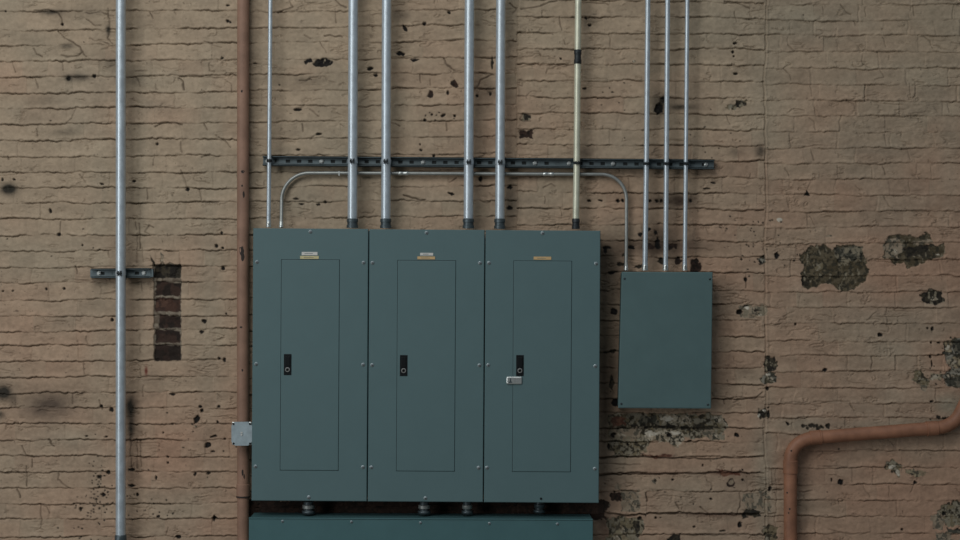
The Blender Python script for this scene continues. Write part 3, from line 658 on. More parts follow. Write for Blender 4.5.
def panel(x0, x1, y0, y1, door, screws, labels, latch, label, hole=None, sticker=None):
    rot = 0.0062
    xc = (x0 + x1) / 2
    org = W(xc, y1, PD); org = Vector((org.x, -0.002 - PD / 2, org.z))
    root = thing('electrical_panel', org, label, 'electrical panel', None, rot)
    L = Loc(org, rot)
    a = L(xc, (y0 + y1) / 2, PD)
    kk = (D - PD) / D * S
    hw, hh = (x1 - x0) / 2 * kk, (y1 - y0) / 2 * kk
    yb = PD / 2 - 0.004; yf = -PD / 2           # local back and front planes
    # body: an open tray behind the cover
    b = MB(); t = 0.002; e = 0.005
    X0, X1, Z0, Z1 = a.x - hw + e, a.x + hw - e, a.z - hh + e, a.z + hh - e
    b.box((X0, yb, Z0), (X1, yb - t, Z1), 1)
    for q in (((X0, yb, Z0), (X0 + t, yf + .006, Z1)), ((X1 - t, yb, Z0), (X1, yf + .006, Z1)), ((X0, yb, Z1 - t), (X1, yf + .006, Z1)), ((X0, yb, Z0), (X1, yf + .006, Z0 + t))):
        b.box(*q)
    b.build('body', [M['teal'], M['inside']], root)
    # cover ring round the door
    d0 = L(door[0], door[1], PD); d1 = L(door[2], door[3], PD)
    xs_ = [a.x - hw, d0.x - .0016, d1.x + .0016, a.x + hw]; zs = [a.z - hh, d1.z - .0016, d0.z + .0016, a.z + hh]
    b = MB(); bv = 0.0025
    outer = [(xs_[0], zs[0]), (xs_[3], zs[0]), (xs_[3], zs[3]), (xs_[0], zs[3])]
    ob = [(xs_[0] + bv, zs[0] + bv), (xs_[3] - bv, zs[0] + bv), (xs_[3] - bv, zs[3] - bv), (xs_[0] + bv, zs[3] - bv)]
    inn = [(xs_[1], zs[1]), (xs_[2], zs[1]), (xs_[2], zs[2]), (xs_[1], zs[2])]
    v = [(p[0], yf + bv, p[1]) for p in outer] + [(p[0], yf, p[1]) for p in ob] + [(p[0], yf, p[1]) for p in inn] + [(p[0], yf + .014, p[1]) for p in inn] + [(p[0], yf + .012, p[1]) for p in outer]
    f = []
    for i in range(4):
        j = (i + 1) % 4
        f += [(i, j, 4 + j, 4 + i), (4 + i, 4 + j, 8 + j, 8 + i), (8 + i, 8 + j, 12 + j, 12 + i), (16 + i, 16 + j, j, i), (12 + i, 12 + j, 16 + j, 16 + i)]
    b.add(v, f)
    o = b.build('front_cover', M['teal'], root); fixn(o)
    # door with rolled edge
    b = MB(); b.box((d0.x, yf - .0006, d0.z), (d1.x, yf + .006, d1.z), 0, .0018)
    dr = b.build('door', M['teal'], root); fixn(dr)
    # latch: a black recessed slide with a round lock
    l0 = L(latch[0], latch[1], PD); l1 = L(latch[2], latch[3], PD)
    b = MB()
    b.box((l0.x, yf - .003, l0.z), (l1.x, yf + .002, l1.z), 0, .0012)
    b.box((l0.x + .006, yf - .006, l0.z - .010), (l1.x - .006, yf - .002, l0.z - .052), 0, .0015)
    la = b.build('latch', M['black'], dr); fixn(la)
    c = Vector(((l0.x + l1.x) / 2, yf - .003, l1.z + (l0.z - l1.z) * 0.26))
    b = MB(); b.lathe([(0, .0105), (.002, .0105), (.0035, .009), (.0035, .0062), (.002, .006)], c, (0, -1, 0), 24, 0)
    b.box((c.x - .001, c.y - .0045, c.z - .0035), (c.x + .001, c.y - .0018, c.z + .0035), 1)
    b.build('lock', [M['lock'], M['black']], la)
    for i, (sx, sy) in enumerate(screws):
        p = L(sx, sy, PD); p.y = yf
        add_screw(root, p, .0078, i * 1.3 + x0)
    if hole:
        p = L(hole[0], hole[1], PD); p.y = yf - .0012
        b = MB(); b.lathe([(0, .005), (.0015, .0046)], p, (0, -1, 0), 16); b.build('empty_screw_hole', M['black'], root)
    for (lx0, ly0, lx1, ly1, kind) in labels:
        p0 = L(lx0, ly0, PD); p1 = L(lx1, ly1, PD)
        b = MB(); b.box((p0.x, yf - .0022, p0.z), (p1.x, yf - .0001 - .0004, p1.z), 0, .0004)
        if kind == 'white':
            zc = (p0.z + p1.z) / 2
            b.box((p0.x + .012, yf - .0024, zc + .002), (p1.x - .02, yf - .0021, zc - .0015), 1)
        else:
            zc = (p0.z + p1.z) / 2
            b.box((p0.x + .016, yf - .0024, zc + .0012), (p1.x - .022, yf - .0021, zc - .0022), 1)
        o = b.build('nameplate', [M[kind], M['print_grey'] if kind == 'white' else M['print']], root); fixn(o)
        o['label'] = {'white': 'small white nameplate', 'yellow': 'pale yellow label strip', 'orange': 'faded orange label strip'}[kind]
    if sticker:
        p0 = L(sticker[0], sticker[1], PD); p1 = L(sticker[2], sticker[3], PD)
        b = MB()
        b.box((p0.x, yf - .008, p0.z), (p1.x, yf - .0005, p1.z), 0, .004)
        b.box((p0.x + .014, yf - .0095, p0.z - .007), (p0.x + .020, yf - .0075, p1.z + .012), 1, .0008)
        b.box((p0.x + .010, yf - .0095, p1.z + .012), (p0.x + .024, yf - .0075, p1.z + .007), 1)
        b.box((p0.x + .034, yf - .0084, p0.z - .011), (p1.x - .008, yf - .0078, p0.z - .0125), 2)
        b.box((p0.x + .034, yf - .0084, p0.z - .018), (p1.x - .012, yf - .0078, p0.z - .0195), 2)
        o = b.build('hasp', [M['bright'], M['fitting'], M['print_grey']], root); fixn(o)
        o['label'] = 'small silver hasp across the door edge'
    return root


panel(252.4, 367.6, 228.6, 501.0, (281.6, 259.6, 338.2, 470.4), [(257, 262), (363.6, 262.6), (310.5, 231.8), (256.2, 364), (363.2, 364.6), (255.6, 466.4), (363, 467), (308.8, 497.3)],
      [(301.8, 251.9, 317.6, 255.3, 'white'), (300.2, 255.9, 318.8, 259, 'yellow')], (284, 354, 291.4, 375), 'grey-green electrical panel beside the brown pipe, leftmost of the three')
panel(368.6, 483.8, 229.6, 501.8, (397.8, 260.4, 454.4, 471.2), [(372.6, 262.8), (480, 263), (426.6, 232.8), (372.2, 365), (479.4, 365.2), (371.4, 467.2), (478.6, 467.6), (425.4, 498)],
      [(420.2, 252.8, 433.2, 255.6, 'white'), (417.4, 256.4, 435, 259.4, 'orange')], (400, 355, 407.4, 376), 'middle grey-green electrical panel of three, white and orange labels above its door')
panel(484.8, 599.6, 230.4, 502.6, (513.8, 260.9, 570.4, 471.8), [(489, 263), (596, 263.6), (542.5, 233.2), (488.2, 365), (595.2, 366), (487, 467.6), (594.8, 468.6)],
      [(533.6, 256.6, 551.2, 259.8, 'orange')], (516.2, 355, 523.6, 376), 'right grey-green electrical panel with silver hasp below its black latch', hole=(541, 498.6), sticker=(506.4, 376.4, 522, 384.2))

# ------------------------------------------------------------------ small pull box on the right
BD = 0.105
org = W(666, 408, BD); org = Vector((org.x, -.003 - BD / 2, org.z))
rt = thing('pull_box', org, 'plain grey-green metal box with blank cover, right of the three panels', 'electrical box', None, 0.0)
p = lambda x, y: (lambda w: (w.x - org.x, w.z - org.z))(W(x, y, BD))
yf, yb = -BD / 2, BD / 2 - .003
cor = [p(618.2, 408), p(711, 408.6), p(712.6, 272.2), p(621.8, 271.8)]
cen = (sum(c[0] for c in cor) / 4, sum(c[1] for c in cor) / 4)
sh = lambda k: [(cen[0] + (c[0] - cen[0]) * (1 - k), cen[1] + (c[1] - cen[1]) * (1 - k)) for c in cor]
b = MB(); b.prism(sh(.02), yf + .010, yb); o = b.build('body', M['teal_dull'], rt); fixn(o)
b = MB()
r1, r2, r3 = sh(0), sh(0), sh(.014)
vs = [(q[0], yf + .012, q[1]) for q in r1] + [(q[0], yf + .002, q[1]) for q in r2] + [(q[0], yf, q[1]) for q in r3]
b.add(vs, [(0, 1, 5, 4), (1, 2, 6, 5), (2, 3, 7, 6), (3, 0, 4, 7), (4, 5, 9, 8), (5, 6, 10, 9), (6, 7, 11, 10), (7, 4, 8, 11), (8, 9, 10, 11), (3, 2, 1, 0)])
o = b.build('cover', M['teal_dull'], rt); fixn(o)
for u in (-.14, .14):
    for v in (.06, .5):
        b = MB(); b.box((u - .02, yb - .001, v - .02), (u + .02, .0045 - org.y, v + .02)); b.build('mounting_pad', M['strut'], rt)
for sx, sy in ((624.4, 278.6), (709.6, 279), (621.2, 403.6), (707.6, 404.4)):
    q = p(sx, sy); add_screw(rt, (q[0], yf, q[1]), .0048, sx, 'fitting')

# ------------------------------------------------------------------ wireway trough at the bottom
TD = 0.155; rot = 0.0045
org = W(421, 590, TD); org = Vector((org.x, -.003 - TD / 2, org.z))
rt = thing('wireway_trough', org, 'long grey-green metal wireway running under the three panels', 'wireway', None, rot)
L = Loc(org, rot)
q0 = L(249, 517.4, TD); q1 = L(592.6, 590, TD); yf, yb = -TD / 2, TD / 2 - .003
b = MB(); b.box((q0.x + .003, yf + .004, q0.z - .002), (q1.x - .003, yb, q1.z + .002)); b.build('body', M['teal_dark'], rt)
b = MB(); b.box((q0.x, yf, q0.z - .006), (q1.x, yf + .005, q1.z), 0, .002); o = b.build('cover', M['teal_dark'], rt); fixn(o)
b = MB(); b.box((q0.x, yf - .003, q0.z), (q1.x, yf + .012, q0.z - .005), 0, .001); o = b.build('cover_flange', M['teal_dark'], rt); fixn(o)
for sx, sy in ((282.6, 521.2), (351.5, 521.8), (420.5, 522.6), (489.4, 523.2), (557.4, 523.8)):
    q = L(sx, sy, TD); q.y = yf; add_screw(rt, q, .006, sx)

for u in (-.6, -.2, .2, .6):
    b = MB(); b.box((u - .02, yb - .001, .08), (u + .02, .0045 - org.y, .16)); b.build('mounting_pad', M['strut'], rt)

# short nipples between panels and trough
for sx, w, lab in ((308.5, 6.6, 'under the left panel'), (424.2, 6.4, 'under the middle panel, nearer its centre'), (467.2, 5.6, 'under the middle panel, near its right edge'), (539.5, 6.0, 'under the right panel')):
    top = 501.6 if sx < 400 else 502.4
    d = .085 if sx < 500 else .055
    kk = (D - d) / D * S; r = w * kk
    c = W(sx, 518, d); z1 = W(sx, 503.4, PD).z; z0 = W(sx, 516.6, TD).z
    rt = thing('conduit_nipple', (c.x, c.y, z0), 'short threaded conduit nipple between panel and trough, ' + lab, 'conduit fitting')
    h = z1 - z0
    b = MB(); b.tube([(0, 0, .0015), (0, 0, h - .0015)], r * .72); b.build('nipple', M['fitting'], rt)
    b = MB(); n = 6; b.lathe([(0, r), (h * .26, r)], (0, 0, .002), (0, 0, 1), 8); b.build('locknut', M['fitting'], rt)
    b = MB(); b.lathe([(0, r * .82), (.003, r * .92), (h * .28, r * .92), (h * .32, r * .82)], (0, 0, h * .42), (0, 0, 1), 24); o = b.build('bushing', M['galv_dull' if sx < 500 else 'fitting'], rt)

# ------------------------------------------------------------------ strut channels and clamps
SD = 0.041


def strut(x0, y0, x1, y1, slots, anchors, label, name='strut_channel'):
    a = W(x0, y0, SD); c = W(x1, y1, SD)
    rot = math.atan2(a.z - c.z, c.x - a.x)
    org = Vector(((a.x + c.x) / 2, 0, (a.z + c.z) / 2))
    rt = thing(name, org, label, 'strut channel', None, rot)
    Ln = math.hypot(c.x - a.x, c.z - a.z) / 2
    hh = .0215; t = .0026; y_b = -.018
    L = Loc(org, rot)
    b = MB()
    # slotted web at the back, rails, turned lips
    sx = sorted(L(s, y0 + (y1 - y0) * (s - x0) / (x1 - x0), .01).x for s in slots)
    for sg in (1, -1): b.box((-Ln, -.001, sg * hh), (Ln, y_b, sg * (hh - t)))  # rails carried back to the wall, added to darken the slots
    b.box((-Ln, y_b, .007), (Ln, y_b - t, hh)); b.box((-Ln, y_b, -hh), (Ln, y_b - t, -.007))
    e = -Ln
    for s in sx:
        b.box((e, y_b, -.007), (s - .0095, y_b - t, .007)); e = s + .0095
    b.box((e, y_b, -.007), (Ln, y_b - t, .007))
    for sg in (1, -1):
        b.box((-Ln, y_b, sg * hh), (Ln, -SD, sg * (hh - t)))
        b.box((-Ln, -SD, sg * hh), (Ln, -SD + t, sg * (hh - .0075)))
        b.box((-Ln, -SD, sg * (hh - .0075)), (Ln, -SD + .006, sg * (hh - .0075 + t)))
    b.box((-Ln + .003, y_b + .004, -.015), (Ln - .003, y_b + .001, .015), 1)  # added dark plate that paints the slots' shade, not a real strut part
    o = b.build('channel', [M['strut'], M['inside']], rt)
    for u in (-.92, -.3, .3, .92):
        b = MB(); b.box((Ln * u - .02, -.0005, -.018), (Ln * u + .02, y_b, .018)); b.build('standoff', M['strut'], rt)
    for s in anchors:
        q = L(s, y0 + (y1 - y0) * (s - x0) / (x1 - x0), .02)
        b = MB(); b.lathe([(0, .0105), (.002, .0105), (.002, .0075), (.008, .0075), (.009, .006)], (q.x, y_b - t, 0), (0, -1, 0), 6)
        b.build('anchor_bolt', M['bright'], rt)
    return rt, L, rot


def clamp(rt, base, px, py, r):
    """two curved straps hooked in the channel that meet in front of the pipe with a bolt"""
    c = W(px, py, SD + r) - base
    b = MB(); n = 14; w = .0085 if r > .018 else .006; t = .0018
    for sg in (1, -1):
        vs = []; a0, a1 = math.radians(-90 + 14), math.radians(90)
        for i in range(n + 1):
            a = a0 + (a1 - a0) * i / n
            # a = -90deg is the front of the pipe, 90deg its back
            for rr in (r + .0003, r + t):
                for z in (-w, w):
                    vs.append((c.x + sg * rr * math.cos(a), c.y + rr * math.sin(a), c.z + z))
        fs = []
        for i in range(n):
            k = i * 4
            fs += [(k, k + 1, k + 5, k + 4), (k + 2, k + 6, k + 7, k + 3), (k, k + 4, k + 6, k + 2), (k + 1, k + 3, k + 7, k + 5)]
        fs += [(0, 2, 3, 1), (n * 4, n * 4 + 1, n * 4 + 3, n * 4 + 2)]
        b.add(vs, fs, 0, True)
        # ear standing forward, flared
        x_ = sg * (r * math.sin(math.radians(14)))
        xo = x_ + sg * .002
        yf = c.y - r
        k = min(1.0, r / .02)
        o1, o2 = sg * .0012 * k, sg * .0042 * k
        for sz in (1, -1):          # the ear is pinched at the bolt and flares above and below it
            b.prism([(c.x + o1, c.z), (c.x + o2, c.z), (c.x + sg * .0095 * k, c.z + sz * w * 1.25), (c.x + sg * .0055 * k, c.z + sz * w * 1.25)], yf - .012, yf + .003, 1)
    o = b.build('pipe_clamp', [M['galv'] if r > .018 else M['clamp'], M['clamp']], rt); fixn(o)
    b = MB(); e = r * .2 + .002
    b.tube([(c.x - e - .004, c.y - r - .008, c.z), (c.x + e + .004, c.y - r - .008, c.z)], .0028, 10)
    b.lathe([(0, .0055), (.004, .0055)], (c.x - e, c.y - r - .008, c.z), (-1, 0, 0), 6)
    b.lathe([(0, .0055), (.004, .0055)], (c.x + e, c.y - r - .008, c.z), (1, 0, 0), 6)
    o2 = b.build('clamp_bolt', M['clamp'], o)


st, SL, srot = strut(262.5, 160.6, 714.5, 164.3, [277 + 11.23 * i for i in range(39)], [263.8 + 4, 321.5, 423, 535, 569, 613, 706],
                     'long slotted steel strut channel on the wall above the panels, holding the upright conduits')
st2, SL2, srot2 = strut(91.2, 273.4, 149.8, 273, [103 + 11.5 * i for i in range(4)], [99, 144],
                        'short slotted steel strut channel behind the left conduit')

# ------------------------------------------------------------------ conduits
GY = 270 + ZC / (S * (D - .06) / D)     # where the uprights meet the floor
FR = SD                                      # pipes lie on the face of the channel


def conduit(pts, wpx, label, m='galv', end=None, joints=(), top=-46, group=None, start=None, cc='fitting'):
    """upright conduit from above the frame down to its fitting; pts bottom->top px,py"""
    r = wpx / 2 * (D - FR) / D * S
    d = FR + r
    P = [W(x, y, d) for x, y in pts]
    base = P[0].copy()
    rt = thing('conduit', base, label, 'conduit', group)
    P = [q - base for q in P]
    b = MB(); b.tube(P, r, 32); b.build('pipe', M[m], rt)
    def at(y):
        for (xa, ya), (xb, yb) in zip(pts[:-1], pts[1:]):
            if min(ya, yb) <= y <= max(ya, yb):
                t = (y - ya) / (yb - ya)
                return W(xa + (xb - xa) * t, y, d) - base
        return W(pts[0][0], y, d) - base
    for (ya, yb, k, mm, nm) in joints:
        A, B = at(ya), at(yb); ax = B - A; h = ax.length
        b = MB()
        if k == 'comp':          # compression fitting: body with two nuts
            b.lathe([(0, r * 1.06), (0, r * 1.22), (h * .28, r * 1.22), (h * .31, r * 1.08), (h * .6, r * 1.08), (h * .63, r * 1.2), (h * .92, r * 1.2), (h, r * 1.04)], A, ax, 24)
        elif k == 'set':         # set-screw fitting with screw heads
            b.lathe([(0, r * 1.3), (h * .2, r * 1.34), (h * .22, r * 1.2), (h * .9, r * 1.2), (h, r * 1.08)], A, ax, 24)
            b.lathe([(0, .003), (.004, .003)], A + ax * .6 + Vector((0, -r * 1.15, 0)), (0, -1, 0), 10)
        else:
            b.lathe([(0, r * 1.06), (h * .03, r * 1.14), (h * .30, r * 1.14), (h * .33, r * 1.02), (h * .67, r * 1.02), (h * .7, r * 1.14), (h * .97, r * 1.14), (h, r * 1.03)], A, ax, 24)
            for u in (.18, .82):
                b.lathe([(0, .0035), (.004, .0035)], A + ax * u + Vector((0, -r * 1.1, 0)), (0, -1, 0), 10)
        b.build(nm, M[mm], rt)
    return rt, base, r


def pair(x, yb=227.7): return [(x[1], yb), (x[0], -250)]


big = [((353.4, 352.4), 9.6), ((386.8, 385.8), 9.4), ((469.7, 468.4), 9.6), ((501, 499.8), 9.4)]
names = ['leftmost of the four thick grey conduits rising from the panels, over the left panel', 'thick grey conduit rising from the left side of the middle panel',
         'thick grey conduit rising from the right side of the middle panel', 'thick grey conduit rising from the left corner of the right panel']
for i, ((xs2, w), nm) in enumerate(zip(big, names)):
    rt, base, r = conduit([(xs2[1], 227.9 + (.3 * i)), (xs2[0] + (xs2[0] - xs2[1]) * .74, -250)], w, nm, 'galv', joints=[(227.7 + .3 * i, 218.6, 'comp', 'fitting', 'connector')])
    yy = 160.6 + (xs2[1] - 262) * .0082
    clamp(rt, base, xs2[0] + (xs2[1] - xs2[0]) * .75, yy, r)
rt, base, r = conduit([(575.8, 229), (576.8, 160), (580.5, -250)], 6.6, 'yellowish mid-size conduit with a dark coupling, rising from the right panel', 'galv_warm',
            joints=[(229, 218.5, 'comp', 'clamp', 'connector'), (64, 49.8, 'coup', 'clamp', 'coupling')])
clamp(rt, base, 576.9, 163, r)
rt, base, r = conduit([(268.6, 227.2), (269.2, 160), (272.4, -250)], 4.3, 'thin straight conduit rising from the left panel beside the brown pipe', 'galv', joints=[(227.2, 221.6, 'set', 'bright', 'connector')])
clamp(rt, base, 269.2, 160.7, r)
for (xb, xm, xt, w, nm) in ((645.0, 646.4, 648.3, 5.2, 'leftmost of three thin conduits rising from the small grey-green box'), (665.6, 666.4, 668, 5.0, 'middle of three thin conduits rising from the small grey-green box'),
                            (684.8, 685.9, 687.8, 4.4, 'rightmost and thinnest of three conduits rising from the small grey-green box')):
    rt, base, r = conduit([(xb, 270.6), (xm, 163), (xt + (xt - xm) * .97, -250)], w, nm, 'galv', joints=[(270.6, 264.8, 'set', 'bright', 'connector'), (267.6, 266.2, 'coup', 'clamp', 'connector_ring')])
    clamp(rt, base, xm, 163.7, r)
rt, base, r = conduit([(120.6, GY), (120.7, 273), (120.9, -250)], 9.8, 'thick grey conduit standing alone at the far left of the wall', 'galv', joints=[(552, 534.6, 'comp', 'fitting', 'coupling')])
clamp(rt, base, 120.7, 273.2, r)

# the bent conduit that passes behind the upright ones
rB = .0078; dB = .021
pts = []


def arc(cx, cy, R, a0, a1, n=14):
    return [(cx + R * math.cos(math.radians(a0 + (a1 - a0) * i / n)), cy - R * math.sin(math.radians(a0 + (a1 - a0) * i / n))) for i in range(n + 1)]


path = [(281.2, 227.4, .05), (281.4, 215, .04)]
path += [(x, y, .021) for x, y in arc(309, 200.4, 27.4, 180, 90)]
path += [(340, 173, .021), (400, 173.3, .021), (480, 173.7, .021), (540, 174, .021), (600, 174.3, .021)]
path += [(x, y, .021) for x, y in arc(601.5, 199.3, 25, 88, 0)]
path += [(626.4, 230, .021), (626.2, 255, .03), (626, 270.4, .04)]
P = [W(x, y, d) for x, y, d in path]
base = P[0].copy()
rt = thing('conduit', base, 'thin bent conduit running level below the strut, from the left panel to the small box', 'conduit')
P = [q - base for q in P]
b = MB(); b.tube(P, rB, 20); b.build('pipe', M['galv_dull'], rt)
for x0, x1 in ((398.5, 408.5), (543, 554)):
    A = W(x0, 173.3 + (x0 - 400) * .005, dB) - base; B_ = W(x1, 173.3 + (x1 - 400) * .005, dB) - base; h = (B_ - A).length
    b = MB(); b.lathe([(0, rB * 1.02), (h * .04, rB * 1.22), (h * .3, rB * 1.22), (h * .34, rB * 1.1), (h * .66, rB * 1.1), (h * .7, rB * 1.22), (h * .96, rB * 1.22), (h, rB * 1.02)], A, B_ - A, 20); b.build('coupling', M['bright'], rt)
for (x, y0, y1, d0) in ((281.2, 227.4, 221.6, .05), (626.1, 270.4, 264.6, .039)):
    A = W(x, y0, d0) - base; B_ = W(x, y1, d0 - .004) - base; h = (B_ - A).length
    b = MB(); b.lathe([(0, rB * 1.3), (h * .3, rB * 1.35), (h * .32, rB * 1.2), (h, rB * 1.1)], A, B_ - A, 20); b.build('connector', M['bright'], rt)
A = W(339.2, 173, .02) - base
b = MB(); b.box((A.x - .003, A.y - rB - .001, A.z - .012), (A.x + .003, A.y - rB + .001, A.z + rB)); b.box((A.x - .003, A.y - rB + .001, A.z - .012), (A.x + .003, A.y + .014, A.z - .010))
b.build('strap', M['bright'], rt)

# ------------------------------------------------------------------ brown painted pipe, left
r = 6.0 * S * .99; d = .010 + r * 1.12
pp = [(243.4, 270 + ZC / (S * (D - d) / D)), (243.2, 500), (242.9, 300), (243.1, 100), (243.6, -250)]
P = [W(x, y, d) for x, y in pp]; base = P[0].copy()
rt = thing('painted_pipe', base, 'upright brown-pink painted pipe standing left of the panels', 'pipe')
P = [q - base for q in P]
b = MB(); b.tube(P, r, 36); b.build('pipe', M['pipe_tan'], rt)


def ringp(rt, base, pts2, rr, name, m, d):
    A = W(*pts2[0], d) - base; B_ = W(*pts2[1], d) - base; h = (B_ - A).length
    b = MB(); b.lathe([(0, r * .98), (h * .06, rr), (h * .94, rr), (h, r * .98)], A, B_ - A, 30)
    b.build(name, m, rt)


ringp(rt, base, [(243.2, 498.5), (243.1, 483.5)], r * 1.12, 'coupling', M['pipe_tan'], d)
ringp(rt, base, [(243.2, 497.4), (243.2, 495.6)], r * 1.15, 'coupling_groove', M['chip'], d)


def scars(rt, base, items, rr, d, vertical=True):
    """chips through the paint, laid on the round of the pipe"""
    for i, (x, y, sx, sy, cxp) in enumerate(items):
        b = MB(); n = 10; rnd = random.Random(i + int(x))
        c = W(cxp, y, d) - base
        vs = [];
        for lay in (1.004, 1.012):
            for k in range(n):
                a = 2 * PI * k / n; q = rnd.uniform(.7, 1.2)
                ux = (x - cxp) * S + sx * S * q * math.cos(a); uz = sy * S * q * math.sin(a)
                ux = max(-rr * .97, min(rr * .97, ux))
                yy = -math.sqrt((rr * lay) ** 2 - ux * ux)
                vs.append((c.x + ux, c.y + yy, c.z + uz))
        cx_ = (x - cxp) * S
        vs.append((c.x + cx_, c.y - math.sqrt((rr * 1.012) ** 2 - cx_ ** 2), c.z))
        fs = [(k, (k + 1) % n, n + (k + 1) % n, n + k) for k in range(n)] + [(n + k, n + (k + 1) % n, 2 * n) for k in range(n)]
        b.add(vs, fs); o = b.build('paint_chip', M['chip'], rt); fixn(o)


scars(rt, base, [(242.6, 92, 1.1, 1.3, 243.1), (243.4, 172, 2, 1.5, 243), (243, 186, .9, 1, 243), (244.5, 195, 1, 3, 243), (242.4, 251, 2.2, 5, 243), (243.6, 257, 1.6, 4, 243), (242, 327, 1.3, .9, 243), (243.2, 370, .9, 1.3, 243), (243.4, 472, 1, 3, 243.2), (245, 476, .8, 2.5, 243.2)], r, d)

# ------------------------------------------------------------------ octagonal-cornered junction box over it
JD = .112
org = W(241.8, 433.5, JD); org.y = -.004
rt = thing('junction_box', org, 'small square blue-grey junction box in front of the brown pipe', 'junction box')
q0 = W(231.4, 421.8, JD) - org; q1 = W(252.0, 445.6, JD) - org
yf = -JD + .004


def octo(x0, x1, z0, z1, c): return [(x0 + c, z0), (x1 - c, z0), (x1, z0 + c), (x1, z1 - c), (x1 - c, z1), (x0 + c, z1), (x0, z1 - c), (x0, z0 + c)]


b = MB(); b.prism(octo(q0.x + .0035, q1.x - .0035, q1.z + .0035, q0.z - .0035, .011), yf + .004, yf + .038); o = b.build('body', M['boxmetal'], rt); fixn(o)
b = MB(); b.prism(octo(q0.x, q1.x, q1.z, q0.z, .0165), yf, yf + .004); o = b.build('cover_plate', M['boxmetal'], rt); fixn(o)
for sx, sz in ((0, 0), (1, 0), (0, 1), (1, 1)):
    X_ = q0.x + .008 if sx == 0 else q1.x - .008; Z_ = q1.z + .008 if sz == 0 else q0.z - .008
    b = MB(); sx_ = -1 if sx == 0 else 1; sz_ = -1 if sz == 0 else 1
    b.box((X_ - .0065, yf + .005, Z_ - .0065), (X_ + .0065, yf + .012, Z_ + .0065), 0, .002); o = b.build('corner_ear', M['bright'], rt); fixn(o)
    add_screw(rt, (X_ - sx_ * .001, yf, Z_ - sz_ * .001), .0045, .7, 'clamp')
cx = (q0.x + q1.x) / 2
b = MB(); b.lathe([(0, .008), (.0008, .0075)], (cx, yf - .0001, (q0.z + q1.z) / 2), (0, -1, 0), 20)
o = b.build('knockout', M['boxmetal'], rt)
b = MB(); z_ = (q0.z + q1.z) / 2
b.box((cx - .004, yf - .003, z_ + .001), (cx - .001, yf, z_ + .008)); b.box((cx + .000, yf - .003, z_ + .002), (cx + .004, yf, z_ + .008)); b.box((cx - .004, yf - .003, z_ - .008), (cx + .003, yf, z_ - .001))
b.build('embossed_mark', M['white'], rt)
# brackets that carry the box past the pipe, on the wall
for u in (q0.x + .006, q1.x - .0085):
    b = MB(); b.box((u, -.001, -.012), (u + .0025, yf + .03, .012)); b.build('mounting_bracket', M['strut'], rt)

# ------------------------------------------------------------------ bent brown pipe, right
r = 6.6 * S * .99; d = .008 + r * 1.15
path = [(790.2, 270 + ZC / (S * (D - d) / D)), (790.4, 540), (790.3, 462)]
# elbow
for i in range(1, 12):
    t = i / 12; a = (790.3, 462); c1 = (790.2, 441); e = (814, 437.6)
    path.append(((1 - t) ** 2 * a[0] + 2 * t * (1 - t) * c1[0] + t * t * e[0], (1 - t) ** 2 * a[1] + 2 * t * (1 - t) * c1[1] + t * t * e[1]))
path += [(814, 437.6), (870, 433.2), (936, 428.0)]
for i in range(1, 10):
    t = i / 10; a = (936, 428); c1 = (953, 426.6); e = (960, 414)
    path.append(((1 - t) ** 2 * a[0] + 2 * t * (1 - t) * c1[0] + t * t * e[0], (1 - t) ** 2 * a[1] + 2 * t * (1 - t) * c1[1] + t * t * e[1]))
path += [(960, 414), (968, 398), (990, 350)]
P = [W(x, y, d) for x, y in path]; base = P[0].copy()
rt = thing('painted_pipe', base, 'bent rusty orange-brown pipe at lower right, rising then running to the right', 'pipe')
P = [q - base for q in P]
b = MB(); b.tube(P, r, 36); b.build('pipe', M['pipe_org'], rt)
for pts2, k, nm in (([(790.4, 472.5), (790.4, 460)], 1.10, 'elbow_collar'), ([(790.4, 473), (790.4, 471.8)], 1.14, 'elbow_collar'), ([(809.5, 438), (820, 437.1)], 1.10, 'elbow_collar'), ([(819.6, 437.2), (821, 437.1)], 1.14, 'elbow_collar'),
                    ([(927, 428.7), (938, 427.9)], 1.10, 'elbow_collar'), ([(926.4, 428.8), (927.8, 428.7)], 1.14, 'elbow_collar')):
    ringp(rt, base, pts2, r * k, nm, M['pipe_org'], d)
scars(rt, base, [(788.5, 508, .8, .9, 790.4), (787.5, 512, .7, .7, 790.4), (790, 450, .8, .8, 790.3), (786.2, 492, .8, 1, 790.4)], r, d)

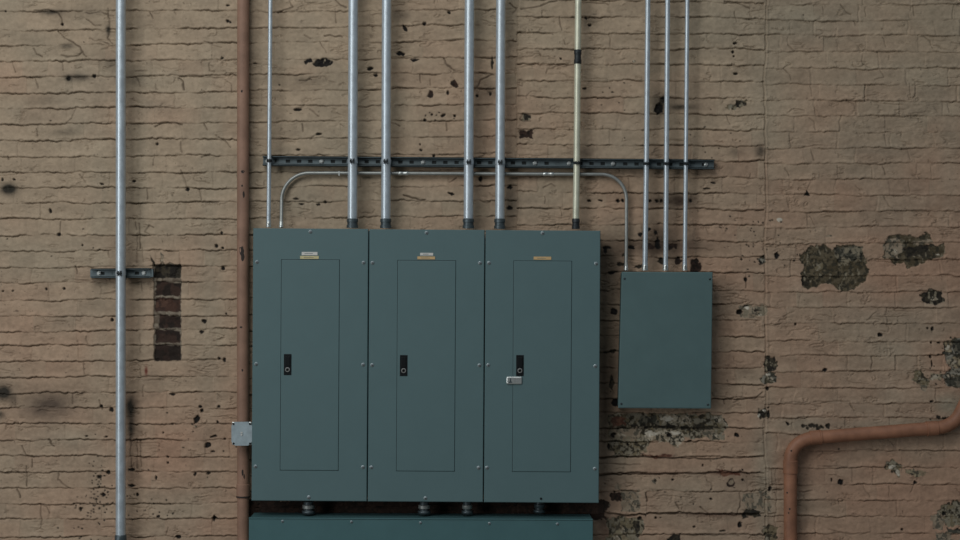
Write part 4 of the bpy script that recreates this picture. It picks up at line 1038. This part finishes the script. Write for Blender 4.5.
# ------------------------------------------------------------------ light: overcast sky and two added area lights to the left, no opening built
wd = bpy.data.worlds.new('sky'); bpy.context.scene.world = wd; wd.use_nodes = True
nt = wd.node_tree; bg = nt.nodes['Background']
tc = nt.nodes.new('ShaderNodeTexCoord'); sep = nt.nodes.new('ShaderNodeSeparateXYZ'); nt.links.new(tc.outputs['Generated'], sep.inputs[0])
cr = nt.nodes.new('ShaderNodeValToRGB'); nt.links.new(sep.outputs['Z'], cr.inputs['Fac'])
cr.color_ramp.elements[0].position = 0.0; cr.color_ramp.elements[0].color = (.10, .105, .11, 1)
cr.color_ramp.elements[1].position = 0.75; cr.color_ramp.elements[1].color = (.62, .72, .82, 1)
e = cr.color_ramp.elements.new(.25); e.color = (.24, .27, .30, 1)
nt.links.new(cr.outputs['Color'], bg.inputs['Color']); bg.inputs['Strength'].default_value = 0.42

ld = bpy.data.lights.new('high_area_light', 'AREA'); ld.shape = 'RECTANGLE'; ld.size = 3.0; ld.size_y = 2.4; ld.energy = 118; ld.color = (1.0, .985, .96)  # added area light for an unseen soft source at upper left
lo = bpy.data.objects.new('high_area_light', ld); C.objects.link(lo); lo.location = (-2.0, -5.0, 5.8)
lo.rotation_euler = (Vector((-.2, 0, 2.4)) - lo.location).to_track_quat('-Z', 'Y').to_euler()

l2 = bpy.data.lights.new('side_area_light', 'AREA'); l2.shape = 'RECTANGLE'; l2.size = 2.6; l2.size_y = 4.2; l2.energy = 195; l2.color = (.97, .985, 1.0)  # added area light at front left, puts highlights along the conduits
o2 = bpy.data.objects.new('side_area_light', l2); C.objects.link(o2); o2.location = (-7.0, -7.6, 3.0)
o2.rotation_euler = (Vector((-.6, 0, 2.2)) - o2.location).to_track_quat('-Z', 'Y').to_euler()

# ------------------------------------------------------------------ camera
cd = bpy.data.cameras.new('camera'); cam = bpy.data.objects.new('camera', cd); C.objects.link(cam)
cd.sensor_width = 36; cd.lens = 36 * D / (960 * S); cd.clip_start = .05; cd.clip_end = 100
cam.location = (0, -D, ZC); cam.rotation_euler = (PI / 2, 0, 0)
bpy.context.scene.camera = cam
sc = bpy.context.scene
sc.view_settings.view_transform = 'Standard'; sc.view_settings.look = 'None'; sc.view_settings.gamma = 1; sc.view_settings.use_curve_mapping = False
sc.view_settings.exposure = 0.0
